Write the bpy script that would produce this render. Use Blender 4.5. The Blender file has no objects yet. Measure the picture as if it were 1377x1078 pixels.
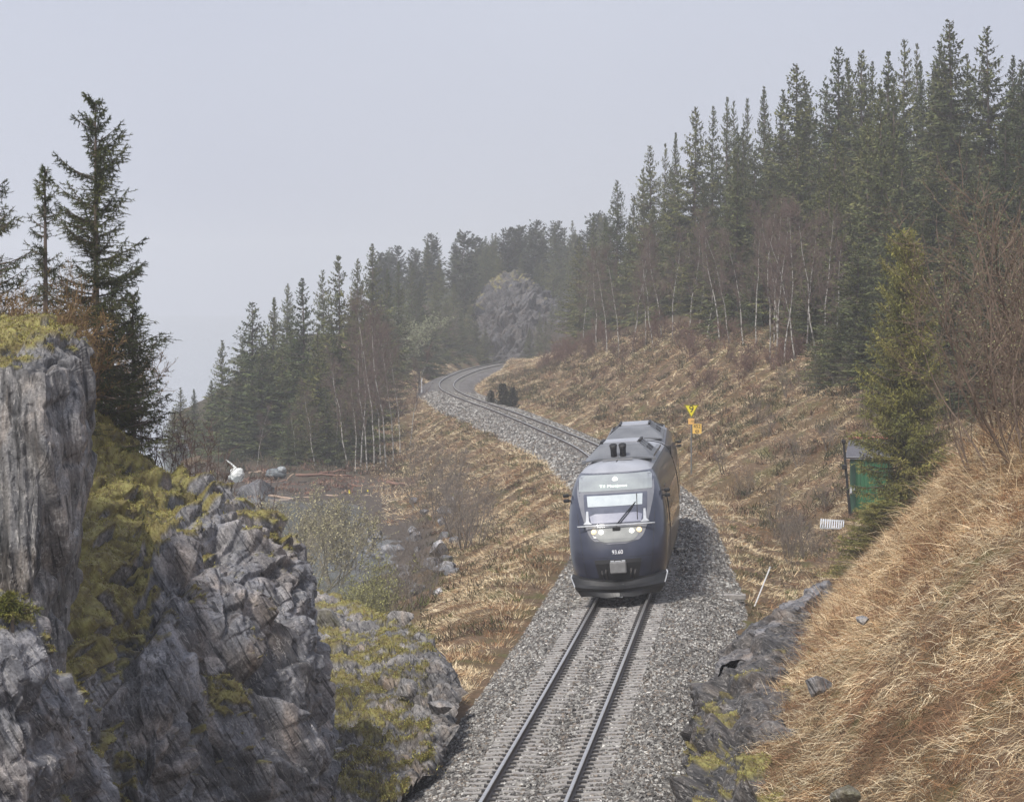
import bpy, math, random
import numpy as np
from mathutils import Matrix, Vector

C = bpy.context.scene
COL = C.collection
RAD = math.radians

# ------------------------------------------------------------------ camera
F, CX, HY, CAMZ = 4590.0, 688.5, 405.0, 8.6      # long lens from a bridge deck 8.6 m over the rails
cam = bpy.data.cameras.new('camera')
cam.sensor_fit = 'HORIZONTAL'; cam.sensor_width = 36.0
cam.lens = 36.0 * F / 1377.0
cam.shift_y = -(539.0 - HY) / 1377.0
cam.clip_start = 1.0; cam.clip_end = 8000.0
cam_o = bpy.data.objects.new('camera', cam); COL.objects.link(cam_o)
cam_o.location = (0, 0, CAMZ); cam_o.rotation_euler = (RAD(90), 0, 0)
C.camera = cam_o

# ------------------------------------------------------------------ sky, sun, exposure
SUN_EL, SUN_AZ = 52.0, 215.0
w = bpy.data.worlds.new('World'); C.world = w; w.use_nodes = True
nt = w.node_tree; nt.nodes.clear()
out = nt.nodes.new('ShaderNodeOutputWorld'); bg = nt.nodes.new('ShaderNodeBackground')
sky = nt.nodes.new('ShaderNodeTexSky'); sky.sky_type = 'NISHITA'; sky.sun_disc = False
sky.sun_elevation = RAD(SUN_EL); sky.sun_rotation = RAD(SUN_AZ); sky.dust_density = 4.0; sky.air_density = 1.0
tc = nt.nodes.new('ShaderNodeTexCoord')
no = nt.nodes.new('ShaderNodeTexNoise'); no.inputs['Scale'].default_value = 3.2; no.inputs['Detail'].default_value = 2
rp = nt.nodes.new('ShaderNodeValToRGB')
rp.color_ramp.elements[0].position = .3; rp.color_ramp.elements[0].color = (.66, .71, .92, 1)
rp.color_ramp.elements[1].position = .75; rp.color_ramp.elements[1].color = (1.08, 1.13, 1.25, 1)
sc_ = nt.nodes.new('ShaderNodeVectorMath'); sc_.operation = 'SCALE'; sc_.inputs['Scale'].default_value = 4.45
mx = nt.nodes.new('ShaderNodeMix'); mx.data_type = 'RGBA'; mx.inputs[0].default_value = .93
bg.inputs['Strength'].default_value = 0.1
L_ = nt.links.new
L_(tc.outputs['Generated'], no.inputs['Vector']); L_(no.outputs['Fac'], rp.inputs[0]); L_(rp.outputs[0], sc_.inputs[0])
L_(sky.outputs[0], mx.inputs[6]); L_(sc_.outputs[0], mx.inputs[7]); L_(mx.outputs[2], bg.inputs['Color']); L_(bg.outputs[0], out.inputs[0])
sl = bpy.data.lights.new('sun', 'SUN'); sl.energy = 2.5; sl.angle = RAD(10); sl.color = (1, .95, .88)
so = bpy.data.objects.new('sun', sl); COL.objects.link(so); so.location = (0, 0, 200)
_d = Vector((math.sin(RAD(SUN_AZ)) * math.cos(RAD(SUN_EL)), math.cos(RAD(SUN_AZ)) * math.cos(RAD(SUN_EL)), math.sin(RAD(SUN_EL))))
so.rotation_euler = _d.to_track_quat('Z', 'Y').to_euler()
C.view_settings.view_transform = 'Standard'; C.view_settings.look = 'None'
C.view_settings.exposure = 0.72; C.view_settings.gamma = 1.0
C.cycles.max_bounces = 6; C.cycles.volume_bounces = 3; C.cycles.transparent_max_bounces = 8
C.cycles.sample_clamp_indirect = 6

# ------------------------------------------------------------------ maths helpers
rng = np.random.default_rng(11)

def P(px, py, Y):
    return np.array([(px - CX) * Y / F, Y, CAMZ - (py - HY) * Y / F])

def sstep(a, b, x):
    t = np.clip((x - a) / (b - a), 0, 1); return t * t * (3 - 2 * t)

_perm = np.random.default_rng(5).permutation(4096).astype(np.int64)
def _h(i, j, k):
    return _perm[(_perm[(_perm[i & 4095] + j) & 4095] + k) & 4095]
_g = np.random.default_rng(6).normal(size=(4096, 3)); _g /= np.linalg.norm(_g, axis=1)[:, None]
def perlin(p):
    p = np.asarray(p, float); i = np.floor(p).astype(np.int64); f = p - i
    u = f * f * f * (f * (f * 6 - 15) + 10); r = 0
    for a in (0, 1):
        for b in (0, 1):
            for c in (0, 1):
                g = _g[_h(i[:, 0] + a, i[:, 1] + b, i[:, 2] + c)]
                d = (g * (f - (a, b, c))).sum(1)
                wt = (u[:, 0] if a else 1 - u[:, 0]) * (u[:, 1] if b else 1 - u[:, 1]) * (u[:, 2] if c else 1 - u[:, 2])
                r = r + d * wt
    return r * 1.6
def fbm(p, o=4, lac=2.1, gain=.5):
    a, s, r = 1.0, 1.0, 0
    for k in range(o):
        r = r + a * perlin(np.asarray(p) * s + 17.3 * k); a *= gain; s *= lac
    return r
_rt = np.random.default_rng(8).random((4096, 7))
def facets(p):
    """blocky fracture: every cell gets its own offset and tilt; returns (offset, edge distance, cell random)"""
    p = np.asarray(p, float); i = np.floor(p).astype(np.int64)
    bd = np.full(len(p), 9e9); sd = np.full(len(p), 9e9); val = np.zeros(len(p)); rnd = np.zeros(len(p))
    for a in (-1, 0, 1):
        for b in (-1, 0, 1):
            for c in (-1, 0, 1):
                h = _h(i[:, 0] + a, i[:, 1] + b, i[:, 2] + c); r = _rt[h]
                d3 = p - (i + (a, b, c) + r[:, :3]); d = (d3 ** 2).sum(1)
                v = (r[:, 3] - .5) + (d3 * (r[:, 4:7] - .5)).sum(1) * 1.7
                m = d < bd
                sd = np.where(m, bd, np.minimum(sd, d)); val = np.where(m, v, val); rnd = np.where(m, r[:, 3], rnd); bd = np.where(m, d, bd)
    return val, np.sqrt(sd) - np.sqrt(bd), rnd

def slate(q, su, sv, sw, saw=1.0, tilt=1.2):
    """layered slabs: thin along axis 0, split by joints along the other two; every slab has its own level and slant"""
    u = q[:, 0] * su + .08 * perlin(q * np.array([su, sv, sw]) * .45 + 3.1); iu = np.floor(u).astype(np.int64); r0 = _rt[_h(iu, iu * 3, iu * 7)]
    v = q[:, 1] * sv * (.7 + .6 * r0[:, 0]) + r0[:, 1] * 7 + .06 * perlin(q * .9 + 51); w_ = q[:, 2] * sw * (.7 + .6 * r0[:, 2]) + r0[:, 3] * 7 + .25 * (u - iu) + .06 * perlin(q * .9 + 77)
    iv, iw = np.floor(v).astype(np.int64), np.floor(w_).astype(np.int64); r = _rt[_h(iu, iv, iw)]; fu, fv, fw = u - iu, v - iv, w_ - iw
    val = (r[:, 3] - .5) + saw * (fu - .5) * (.5 + r[:, 0]) + (fv - .5) * (r[:, 4] - .5) * tilt + (fw - .5) * (r[:, 5] - .5) * tilt
    e = np.minimum(np.minimum(fu, 1 - fu) / su, np.minimum(np.minimum(fv, 1 - fv) / sv, np.minimum(fw, 1 - fw) / sw))
    return val, e, r[:, 6]

def nspline(xs, ys):
    xs = np.array(xs, float); ys = np.array(ys, float); n = len(xs); h = np.diff(xs)
    A = np.eye(n); B = np.zeros(n)
    for i in range(1, n - 1):
        A[i, i - 1] = h[i - 1]; A[i, i] = 2 * (h[i - 1] + h[i]); A[i, i + 1] = h[i]
        B[i] = 6 * ((ys[i + 1] - ys[i]) / h[i] - (ys[i] - ys[i - 1]) / h[i - 1])
    M = np.linalg.solve(A, B)
    def f(x):
        x = np.asarray(x, float); k = np.clip(np.searchsorted(xs, x) - 1, 0, n - 2)
        a = xs[k + 1] - x; b = x - xs[k]; hh = h[k]
        return (M[k] * a ** 3 + M[k + 1] * b ** 3) / (6 * hh) + (ys[k] / hh - M[k] * hh / 6) * a + (ys[k + 1] / hh - M[k + 1] * hh / 6) * b
    return f

# ------------------------------------------------------------------ the line of the railway
_tr = [(20, -2.9), (45, -.87), (59, .2), (74, 1.35), (97, 3.05), (115, 4.3), (132, 5.2), (150, 5.7), (168, 5.7), (186, 5.2), (203, 4.5), (214, 3.75), (227, 2.75), (238, 1.9),
       (252, .75), (270, -.8), (290, -2.7), (308, -4.3), (330, -5.95), (349, -6.7), (366, -6.9), (388, -6.6), (408, -5.95), (424, -5.3), (449, -3.75), (471, -1.8), (500, 1.2), (560, 9), (640, 22)]
XC = nspline(*zip(*_tr))
def slope(Y): return (XC(np.asarray(Y) + .5) - XC(np.asarray(Y) - .5))
def cant(Y): return np.radians(np.interp(Y, [40, 60, 100, 160, 205, 240, 280, 480], [2.5, 3, 3.8, 3.4, .5, -2, -3.5, -3.5]))
def frame(Y, t, z):
    """point at lateral offset t (right +) and height z over the rail tops, in the canted plane of the track"""
    Y = np.asarray(Y, float); s = slope(Y); n = np.sqrt(1 + s * s); nx, ny = 1 / n, -s / n; c = cant(Y)
    return np.stack([XC(Y) + nx * (t * np.cos(c) - z * np.sin(c)), Y + ny * (t * np.cos(c) - z * np.sin(c)), t * np.sin(c) + z * np.cos(c)], -1)

# ------------------------------------------------------------------ terrain heights from surveyed points (pixel ray + distance, or metres)
G = [P(*a) for a in [
    # right bank beside the near track
    (1377, 1078, 45), (1200, 1078, 48), (1040, 1078, 54), (990, 1000, 58), (1015, 930, 63), (1050, 880, 69), (1110, 820, 76), (1165, 762, 84),
    (1200, 850, 56), (1377, 750, 54), (1300, 900, 51), (1120, 950, 57), (1250, 730, 63), (1290, 640, 67), (1377, 600, 64), (1377, 900, 49), (1500, 800, 48),
    (1600, 560, 60), (1500, 540, 67), (1180, 770, 68), (1450, 1000, 45),
    # hillside to the right
    (1000, 625, 165), (1060, 560, 176), (1100, 500, 190), (1000, 467, 230), (900, 462, 260), (820, 472, 300), (760, 482, 340), (720, 502, 360), (690, 492, 390),
    (676, 480, 440), (940, 560, 205), (1150, 560, 165), (960, 520, 225),
    # slope and shore to the left
    (590, 868, 95), (600, 800, 116), (645, 745, 150), (655, 705, 175), (560, 640, 232), (548, 600, 280), (556, 540, 330), (568, 492, 420), (545, 505, 400),
    (500, 690, 202), (580, 690, 190), (590, 760, 150), (560, 820, 120), (320, 612, 262), (450, 628, 243), (540, 610, 268),
]]
G += [np.array(a, float) for a in [
    (8, 100, -.9), (9.5, 115, -1.2), (11.5, 138, -1.4), (12.5, 106, .4), (16.5, 118, 1.2), (14, 140, 0), (17, 142, .5), (20, 125, 2.4), (26, 92, 7), (14, 88, 5.2), (30, 140, 5), (45, 140, 9),
    (16, 60, 9.5), (30, 50, 14), (11, 160, -.6),
    (-8.0, 66, 5.6), (-7.4, 70, 5.2), (-6.5, 78, 2), (-8, 86, -.6), (-6, 98, -3), (-13, 86, 2), (-20, 82, 4), (-15, 66, 7), (-25, 60, 9), (-14, 52, 5.5), (-11.5, 57, 4.5), (-7, 46, -.6), (-5, 50, -.6), (-9, 49, -.5), (-7.2, 53, .2), (-6.6, 57, 1.2), (-7.5, 61, 3.2),
    (-4, 56, -.4), (-4.6, 60, -.3), (-5.8, 64, 2.6), (-3, 80, -.3), (-5, 84, -.5), (-4, 70, .2), (-2.6, 62, -.3), (-4.2, 96, -1.6), (-6, 110, -3.4), (-4.5, 130, -3.2),
    (-12, 110, -5), (-15, 140, -5.2), (-25, 160, -6), (-26, 205, -5.4), (-9, 160, -4.6), (-14, 224, -3.85), (-17.5, 238, -3.7), (-11, 210, -4.05), (-24, 250, -3.9), (-30, 262, -5), (-29, 300, -4.5),
    (-20, 300, -1), (-20, 350, 2.5), (-26, 420, 4), (-15, 480, 6), (-14, 330, 0), (-13, 390, 2), (-36, 340, -5), (-45, 430, -6), (-40, 300, -6), (-60, 250, -7), (-60, 150, -7), (-40, 110, -6), (-100, 300, -8), (-80, 500, -7), (-32, 520, -1), (-49, 520, -6.5), (-42, 430, -6), (-58, 600, -7),
    (-10, 520, 8), (0, 560, 9.5), (20, 560, 10), (-22, 600, 7), (40, 620, 14), (-80, 640, -4), (0, 700, 9), (-100, 800, -7), (60, 800, 14), (-150, 400, -8), (200, 800, 20), (-200, 900, -9),
]]
for Y in (180, 230, 280, 340, 400, 450):
    for t, z in ((25, 9), (45, 13), (90, 16), (160, 20)):
        G.append(np.array([float(XC(Y)) + t, Y, z if t > 25 or Y < 400 else 7.5]))
for Y in range(60, 480, 22):
    x = float(XC(Y))
    G.append(np.array([x - 2.9, Y, -.55]))
    if Y > 95: G.append(np.array([x + 3.3, Y, -.5]))
G = np.array(G)
def _uv(X, Y): return np.stack([np.asarray(X) / (np.asarray(Y) + 4) / .15, np.log(np.asarray(Y)) * 1.3], -1)
_cu = _uv(G[:, 0], G[:, 1])
def _ker(a, b):
    d2 = ((a[:, None] - b[None]) ** 2).sum(-1); return d2 * np.log(d2 + 1e-9) * .5
_n = len(G); _A = np.zeros((_n + 3, _n + 3)); _A[:_n, :_n] = _ker(_cu, _cu) + np.eye(_n) * 2e-4
_A[:_n, _n] = 1; _A[:_n, _n + 1:] = _cu; _A[_n, :_n] = 1; _A[_n + 1:, :_n] = _cu.T
_w = np.linalg.solve(_A, np.r_[G[:, 2], 0, 0, 0])
def H(X, Y, rough=True):
    X = np.atleast_1d(np.asarray(X, float)); Y = np.atleast_1d(np.asarray(Y, float)); o = np.empty(len(X))
    for k in range(0, len(X), 20000):
        u = _uv(np.clip(X[k:k + 20000], -.22 * (Y[k:k + 20000] + 200), .22 * (Y[k:k + 20000] + 200)), np.clip(Y[k:k + 20000], 38, 900))
        o[k:k + 20000] = _ker(u, _cu) @ _w[:_n] + _w[_n] + u @ _w[_n + 1:]
    if rough:
        p = np.stack([X, Y, X * 0], -1); sc = np.clip(Y / 160, .35, 1.6)
        o = o + sc * (.22 * fbm(p * .35, 3) + .10 * fbm(p * 1.3 + 9, 3))
    t = X - XC(np.clip(Y, 20, 640)); d = np.abs(t); k = sstep(2.5, 4.3, d)
    bed = np.where(Y < 500, -.72, o)
    return bed * (1 - k) + o * k

# ------------------------------------------------------------------ mesh + tag helpers
def mk(name, V, Fs, m, parent=None, col=None, smooth=False, midx=None, at=None, link=True):
    me = bpy.data.meshes.new(name); V = np.asarray(V, np.float32).reshape(-1, 3)
    Fs = [np.asarray(f, np.int32) for f in (Fs if isinstance(Fs, list) else [Fs])]; Fs = [f for f in Fs if len(f)]
    me.vertices.add(len(V)); me.vertices.foreach_set('co', V.ravel())
    li = np.concatenate([f.ravel() for f in Fs]); tot = np.concatenate([np.full(len(f), f.shape[1]) for f in Fs])
    st = np.concatenate([[0], np.cumsum(tot)[:-1]])
    me.loops.add(len(li)); me.loops.foreach_set('vertex_index', li.astype(np.int32))
    me.polygons.add(len(tot)); me.polygons.foreach_set('loop_start', st.astype(np.int32)); me.polygons.foreach_set('loop_total', tot.astype(np.int32))
    if midx is not None: me.polygons.foreach_set('material_index', np.asarray(midx, np.int32))
    me.polygons.foreach_set('use_smooth', np.full(len(tot), smooth))
    me.update(); me.validate()
    if col is not None:
        c = np.ones((len(V), 4), np.float32); c[:, :3] = col
        a = me.attributes.new('Col', 'FLOAT_COLOR', 'POINT'); a.data.foreach_set('color', c.ravel())
    for k, v in (at or {}).items():
        a = me.attributes.new(k, 'FLOAT', 'POINT'); a.data.foreach_set('value', np.asarray(v, np.float32))
    for q in (m if isinstance(m, (list, tuple)) else [m]): me.materials.append(q)
    o = bpy.data.objects.new(name, me)
    if link: COL.objects.link(o)
    if parent: o.parent = parent
    return o
def tag(o, label=None, cat=None, group=None, kind=None):
    if label: o['label'] = label
    if cat: o['category'] = cat
    if group: o['group'] = group
    if kind: o['kind'] = kind
    return o
def thing(name, label, cat, loc=(0, 0, 0), rz=0, group=None):
    o = bpy.data.objects.new(name, None); COL.objects.link(o); o.empty_display_size = .2
    o.location = tuple(float(v) for v in loc); o.rotation_euler = (0, 0, rz); return tag(o, label, cat, group)
def dup(root, loc, rz=0, sc=(1, 1, 1), label=None, group=None):
    r = root.copy(); COL.objects.link(r); r.location = tuple(float(v) for v in loc); r.rotation_euler = (0, 0, rz); r.scale = sc
    if label: r['label'] = label
    if group: r['group'] = group
    for ch in root.children:
        c = ch.copy(); COL.objects.link(c); c.parent = r
        for g in ch.children:
            d = g.copy(); COL.objects.link(d); d.parent = c
    return r

def grid_faces(nu, nv):
    i = np.arange(nu * nv).reshape(nu, nv)
    return np.stack([i[:-1, :-1], i[1:, :-1], i[1:, 1:], i[:-1, 1:]], -1).reshape(-1, 4)
def tubes(p0, p1, r0, r1, k=4):
    p0 = np.asarray(p0, float); p1 = np.asarray(p1, float); n = len(p0)
    d = p1 - p0; d /= np.linalg.norm(d, axis=1)[:, None] + 1e-9
    a = np.where(np.abs(d[:, 2:3]) < .9, [[0, 0, 1.]], [[1., 0, 0]]); u = np.cross(d, a); u /= np.linalg.norm(u, axis=1)[:, None]; v = np.cross(d, u)
    th = np.arange(k) * 2 * np.pi / k; ring = u[:, None] * np.cos(th)[None, :, None] + v[:, None] * np.sin(th)[None, :, None]
    V = np.concatenate([p0[:, None] + ring * np.asarray(r0).reshape(-1, 1, 1), p1[:, None] + ring * np.asarray(r1).reshape(-1, 1, 1)], 1)
    b = (np.arange(n) * 2 * k)[:, None, None]; i = np.arange(k); q = np.stack([i, (i + 1) % k, k + (i + 1) % k, k + i], -1)[None]
    return V.reshape(-1, 3), (b + q).reshape(-1, 4)
def path_tube(pts, r, k=8):
    pts = np.asarray(pts, float); r = np.broadcast_to(r, len(pts)); n = len(pts)
    d = np.gradient(pts, axis=0); d /= np.linalg.norm(d, axis=1)[:, None] + 1e-9
    a = np.array([0, 0, 1.]) if abs(d[0, 2]) < .8 else np.array([1., 0, 0])
    u = np.cross(d, a); u /= np.linalg.norm(u, axis=1)[:, None]; v = np.cross(d, u); th = np.arange(k) * 2 * np.pi / k
    V = pts[:, None] + r[:, None, None] * (u[:, None] * np.cos(th)[None, :, None] + v[:, None] * np.sin(th)[None, :, None])
    i = np.arange(n * k).reshape(n, k); j = np.roll(i, -1, 1)
    Fq = np.stack([i[:-1], j[:-1], j[1:], i[1:]], -1).reshape(-1, 4)
    V = np.concatenate([V.reshape(-1, 3), pts[:1], pts[-1:]]); m = n * k
    T = np.concatenate([np.stack([j[0], i[0], np.full(k, m)], -1), np.stack([i[-1], j[-1], np.full(k, m + 1)], -1)])
    return V, Fq, T
class MB:
    """collects shapes into one mesh"""
    def __init__(s): s.V = []; s.Q = []; s.T = []; s.n = 0
    def add(s, V, Q=None, T=None):
        if Q is not None and len(Q): s.Q.append(np.asarray(Q) + s.n)
        if T is not None and len(T): s.T.append(np.asarray(T) + s.n)
        s.V.append(np.asarray(V, float).reshape(-1, 3)); s.n += len(s.V[-1]); return s
    def tube(s, pts, r, k=8): return s.add(*path_tube(pts, r, k))
    def box(s, c, d, rot=None, bev=.0):
        """box with chamfered edges"""
        d = np.asarray(d, float) / 2; b = min(bev if bev else .06 * d.min(), .45 * d.min()); vs = []; idx = {}
        sg = [(x, y, z) for x in (-1, 1) for y in (-1, 1) for z in (-1, 1)]
        for q in sg:
            for a in range(3):
                v = np.array(q, float) * d; 
                for o in range(3):
                    if o != a: v[o] -= q[o] * b
                idx[q + (a,)] = len(vs); vs.append(v)
        V = np.array(vs); Q = []; T = []
        for a in range(3):
            o1, o2 = [(1, 2), (2, 0), (0, 1)][a]
            for s_ in (-1, 1):
                f = []
                for e1, e2 in ((-1, -1), (1, -1), (1, 1), (-1, 1)):
                    q = [0, 0, 0]; q[a] = s_; q[o1] = e1; q[o2] = e2; f.append(idx[tuple(q) + (a,)])
                Q.append(f if s_ > 0 else f[::-1])
            for e1 in (-1, 1):
                for e2 in (-1, 1):
                    qa = [0, 0, 0]; qa[o1] = e1; qa[o2] = e2; qb = list(qa); qa[a] = -1; qb[a] = 1
                    f = [idx[tuple(qa) + (o1,)], idx[tuple(qb) + (o1,)], idx[tuple(qb) + (o2,)], idx[tuple(qa) + (o2,)]]
                    Q.append(f if e1 * e2 < 0 else f[::-1])
        for q in sg:
            f = [idx[q + (a,)] for a in range(3)]; T.append(f if q[0] * q[1] * q[2] > 0 else f[::-1])
        if rot is not None: V = V @ np.array(rot).T
        return s.add(V + np.asarray(c, float), Q, T)
    def prism(s, poly, axis, a, b):
        """polygon in the two other axes, extruded along axis from a to b"""
        poly = np.asarray(poly, float); n = len(poly); o = [i for i in range(3) if i != axis]
        V = np.zeros((2 * n, 3)); V[:n, o] = poly; V[n:, o] = poly; V[:n, axis] = a; V[n:, axis] = b
        i = np.arange(n); j = (i + 1) % n; V = np.r_[V, [V[:n].mean(0), V[n:].mean(0)]]
        return s.add(V, np.stack([i, j, n + j, n + i], -1), np.r_[np.stack([j, i, i * 0 + 2 * n], -1), np.stack([n + i, n + j, i * 0 + 2 * n + 1], -1)])
    def build(s, name, m, parent=None, smooth=False, col=None, at=None):
        V = np.concatenate(s.V); f = []
        if s.Q: f.append(np.concatenate(s.Q))
        if s.T: f.append(np.concatenate(s.T))
        o = mk(name, V, f, m, parent, smooth=smooth, col=col, at=at)
        return o

# ------------------------------------------------------------------ materials
def base_mat(name):
    m = bpy.data.materials.new(name); m.use_nodes = True; n = m.node_tree; b = n.nodes['Principled BSDF']; return m, n, b
def mat(name, c1, c2=None, scale=6.0, rough=.6, metal=0.0, bump=0.0, bscale=None, attr=False, detail=5, stretch=None, spec=.5, coat=0.0, lo=.35, hi=.65, vary=False):
    """noise-mixed colour; attr=True multiplies the per-vertex colour Col instead"""
    m, n, b = base_mat(name); N = n.nodes; L = n.links.new
    c2 = c2 if c2 is not None else tuple(v * .75 for v in c1)
    tc = N.new('ShaderNodeTexCoord'); vec = tc.outputs['Object']
    if stretch:
        mp = N.new('ShaderNodeMapping'); mp.inputs['Scale'].default_value = stretch; L(vec, mp.inputs[0]); vec = mp.outputs[0]
    no = N.new('ShaderNodeTexNoise'); no.inputs['Scale'].default_value = scale; no.inputs['Detail'].default_value = detail; L(vec, no.inputs['Vector'])
    r = N.new('ShaderNodeValToRGB'); r.color_ramp.elements[0].position = lo; r.color_ramp.elements[1].position = hi
    r.color_ramp.elements[0].color = (*c2, 1); r.color_ramp.elements[1].color = (*c1, 1); L(no.outputs['Fac'], r.inputs[0])
    src = r.outputs[0]
    if attr:
        a = N.new('ShaderNodeAttribute'); a.attribute_name = 'Col'
        x = N.new('ShaderNodeMix'); x.data_type = 'RGBA'; x.blend_type = 'MULTIPLY'; x.inputs[0].default_value = 1
        L(a.outputs['Color'], x.inputs[6]); L(src, x.inputs[7]); src = x.outputs[2]
    if vary:      # every plant its own tone
        oi = N.new('ShaderNodeObjectInfo'); vr = N.new('ShaderNodeValToRGB'); e = vr.color_ramp.elements; e[0].color = (.66, .74, .68, 1); e[1].color = (1.25, 1.16, .95, 1); e.new(.5).color = (1, 1, .95, 1); L(oi.outputs['Random'], vr.inputs[0])
        x = N.new('ShaderNodeMix'); x.data_type = 'RGBA'; x.blend_type = 'MULTIPLY'; x.inputs[0].default_value = 1; L(src, x.inputs[6]); L(vr.outputs[0], x.inputs[7]); src = x.outputs[2]
    L(src, b.inputs['Base Color']); b.inputs['Roughness'].default_value = rough; b.inputs['Metallic'].default_value = metal
    b.inputs['Specular IOR Level'].default_value = spec; b.inputs['Coat Weight'].default_value = coat
    if bump:
        n2 = N.new('ShaderNodeTexNoise'); n2.inputs['Scale'].default_value = bscale or scale * 3; n2.inputs['Detail'].default_value = 6; L(vec, n2.inputs['Vector'])
        bp = N.new('ShaderNodeBump'); bp.inputs['Strength'].default_value = 1; bp.inputs['Distance'].default_value = bump; L(n2.outputs['Fac'], bp.inputs['Height']); L(bp.outputs[0], b.inputs['Normal'])
    return m
def emis(name, c, s):
    m, n, b = base_mat(name); b.inputs['Base Color'].default_value = (*c, 1); b.inputs['Emission Color'].default_value = (*c, 1); b.inputs['Emission Strength'].default_value = s; return m
ONE = (1.12, 1.12, 1.12); DK = (.72, .72, .72)
M_ground = mat('ground_cover', ONE, DK, 9, .95, attr=True, bump=.03, bscale=14, spec=.15)
M_blade = mat('dry_blades', ONE, (.8, .8, .8), 3, .8, attr=True, spec=.2)
M_leaf = mat('needles', ONE, (.7, .7, .7), .9, .75, attr=True, spec=.2, vary=True)
M_leafn = mat('near_needles', ONE, (.75, .75, .75), .9, .7, attr=True, spec=.2)
M_moss = mat('moss_tufts', ONE, DK, 4, .95, attr=True, spec=.1)
M_stone = mat('ballast_stone', ONE, (.8, .8, .8), 25, .75, attr=True, spec=.3)
M_bark = mat('spruce_bark', (.16, .12, .095), (.07, .055, .045), 12, .9, bump=.01, stretch=(1, 1, .25))
M_twig = mat('twig_bark', ONE, (.7, .7, .7), 10, .8, attr=True)
M_birch = mat('birch_bark', (.42, .40, .37), (.08, .07, .06), 4, .8, stretch=(1, 1, 1.2), lo=.40, hi=.52)
M_sea = mat('sea_water', (.22, .24, .245), (.18, .20, .205), .3, .08, bump=.02, bscale=1.6, spec=.8)

def rock_mat(name, dip=14):
    m, n, b = base_mat(name); N = n.nodes; L = n.links.new
    tc = N.new('ShaderNodeTexCoord')
    def noise(s, d=6, st=(1, 1, 1), rot=(0, 0, 0), dist=0):
        m0 = N.new('ShaderNodeMapping'); m0.inputs['Rotation'].default_value = rot; L(tc.outputs['Object'], m0.inputs[0]); mp = N.new('ShaderNodeMapping'); mp.inputs['Scale'].default_value = st; L(m0.outputs[0], mp.inputs[0])
        q = N.new('ShaderNodeTexNoise'); q.inputs['Scale'].default_value = s; q.inputs['Detail'].default_value = d; q.inputs['Distortion'].default_value = dist; L(mp.outputs[0], q.inputs['Vector']); return q.outputs['Fac']
    def ramp(f, *st):
        r = N.new('ShaderNodeValToRGB'); e = r.color_ramp.elements
        while len(e) < len(st): e.new(.5)
        for q, (p, c) in zip(e, st): q.position = p; q.color = (*c, 1)
        L(f, r.inputs[0]); return r.outputs[0]
    def mix(f, a, c, bl='MIX'):
        x = N.new('ShaderNodeMix'); x.data_type = 'RGBA'; x.blend_type = bl
        if isinstance(f, float): x.inputs[0].default_value = f
        else: L(f, x.inputs[0])
        for s_, v in ((6, a), (7, c)):
            if isinstance(v, tuple): x.inputs[s_].default_value = (*v, 1)
            else: L(v, x.inputs[s_])
        return x.outputs[2]
    a = N.new('ShaderNodeAttribute'); a.attribute_name = 'Col'
    g = ramp(noise(2.4, 8, (2.2, 1.2, .45), (0, RAD(dip), 0), .5), (.28, (.40, .40, .42)), (.5, (.95, .95, .98)), (.70, (1.75, 1.70, 1.66)))
    c = mix(1.0, a.outputs['Color'], g, 'MULTIPLY')
    wm = ramp(noise(1.1, 6, (2.2, 2.2, .3)), (.55, (0, 0, 0)), (.72, (.7, .7, .7)))
    c = mix(wm, c, mix(1.0, c, (1.25, 1.06, .88), 'MULTIPLY'))
    vein = ramp(noise(3.2, 4, (1.8, 1.2, .35), (0, RAD(dip), 0), 1.0), (.485, (0, 0, 0)), (.5, (.75, .75, .75)), (.515, (0, 0, 0)))
    c = mix(vein, c, (.36, .34, .32))
    dots = ramp(noise(28, 3), (.3, (.55, .55, .55)), (.5, (1, 1, 1)), (.72, (1.25, 1.25, 1.25)))
    c = mix(1.0, c, dots, 'MULTIPLY')
    seam = ramp(noise(3.0, 5, (5.5, 1.3, .38), (0, RAD(dip), 0), .35), (.36, (.28, .28, .29)), (.44, (1, 1, 1)))
    c = mix(1.0, c, seam, 'MULTIPLY')
    ms = N.new('ShaderNodeAttribute'); ms.attribute_name = 'moss'
    mc = ramp(noise(5, 6), (.3, (.075, .055, .024)), (.5, (.18, .15, .05)), (.7, (.29, .27, .09)))
    c = mix(ms.outputs['Fac'], c, mc)
    L(c, b.inputs['Base Color'])
    b.inputs['Roughness'].default_value = .62; b.inputs['Specular IOR Level'].default_value = .35
    bp = N.new('ShaderNodeBump'); bp.inputs['Strength'].default_value = .9; bp.inputs['Distance'].default_value = .05
    L(noise(5, 9, (3.2, 1.3, .6), (0, RAD(dip), 0), .3), bp.inputs['Height']); L(bp.outputs[0], b.inputs['Normal'])
    return m
M_rock = rock_mat('wet_schist', 32); M_rockv = rock_mat('wet_upright_schist', 7); M_rockl = rock_mat('wet_ledge_schist', 58)

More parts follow.
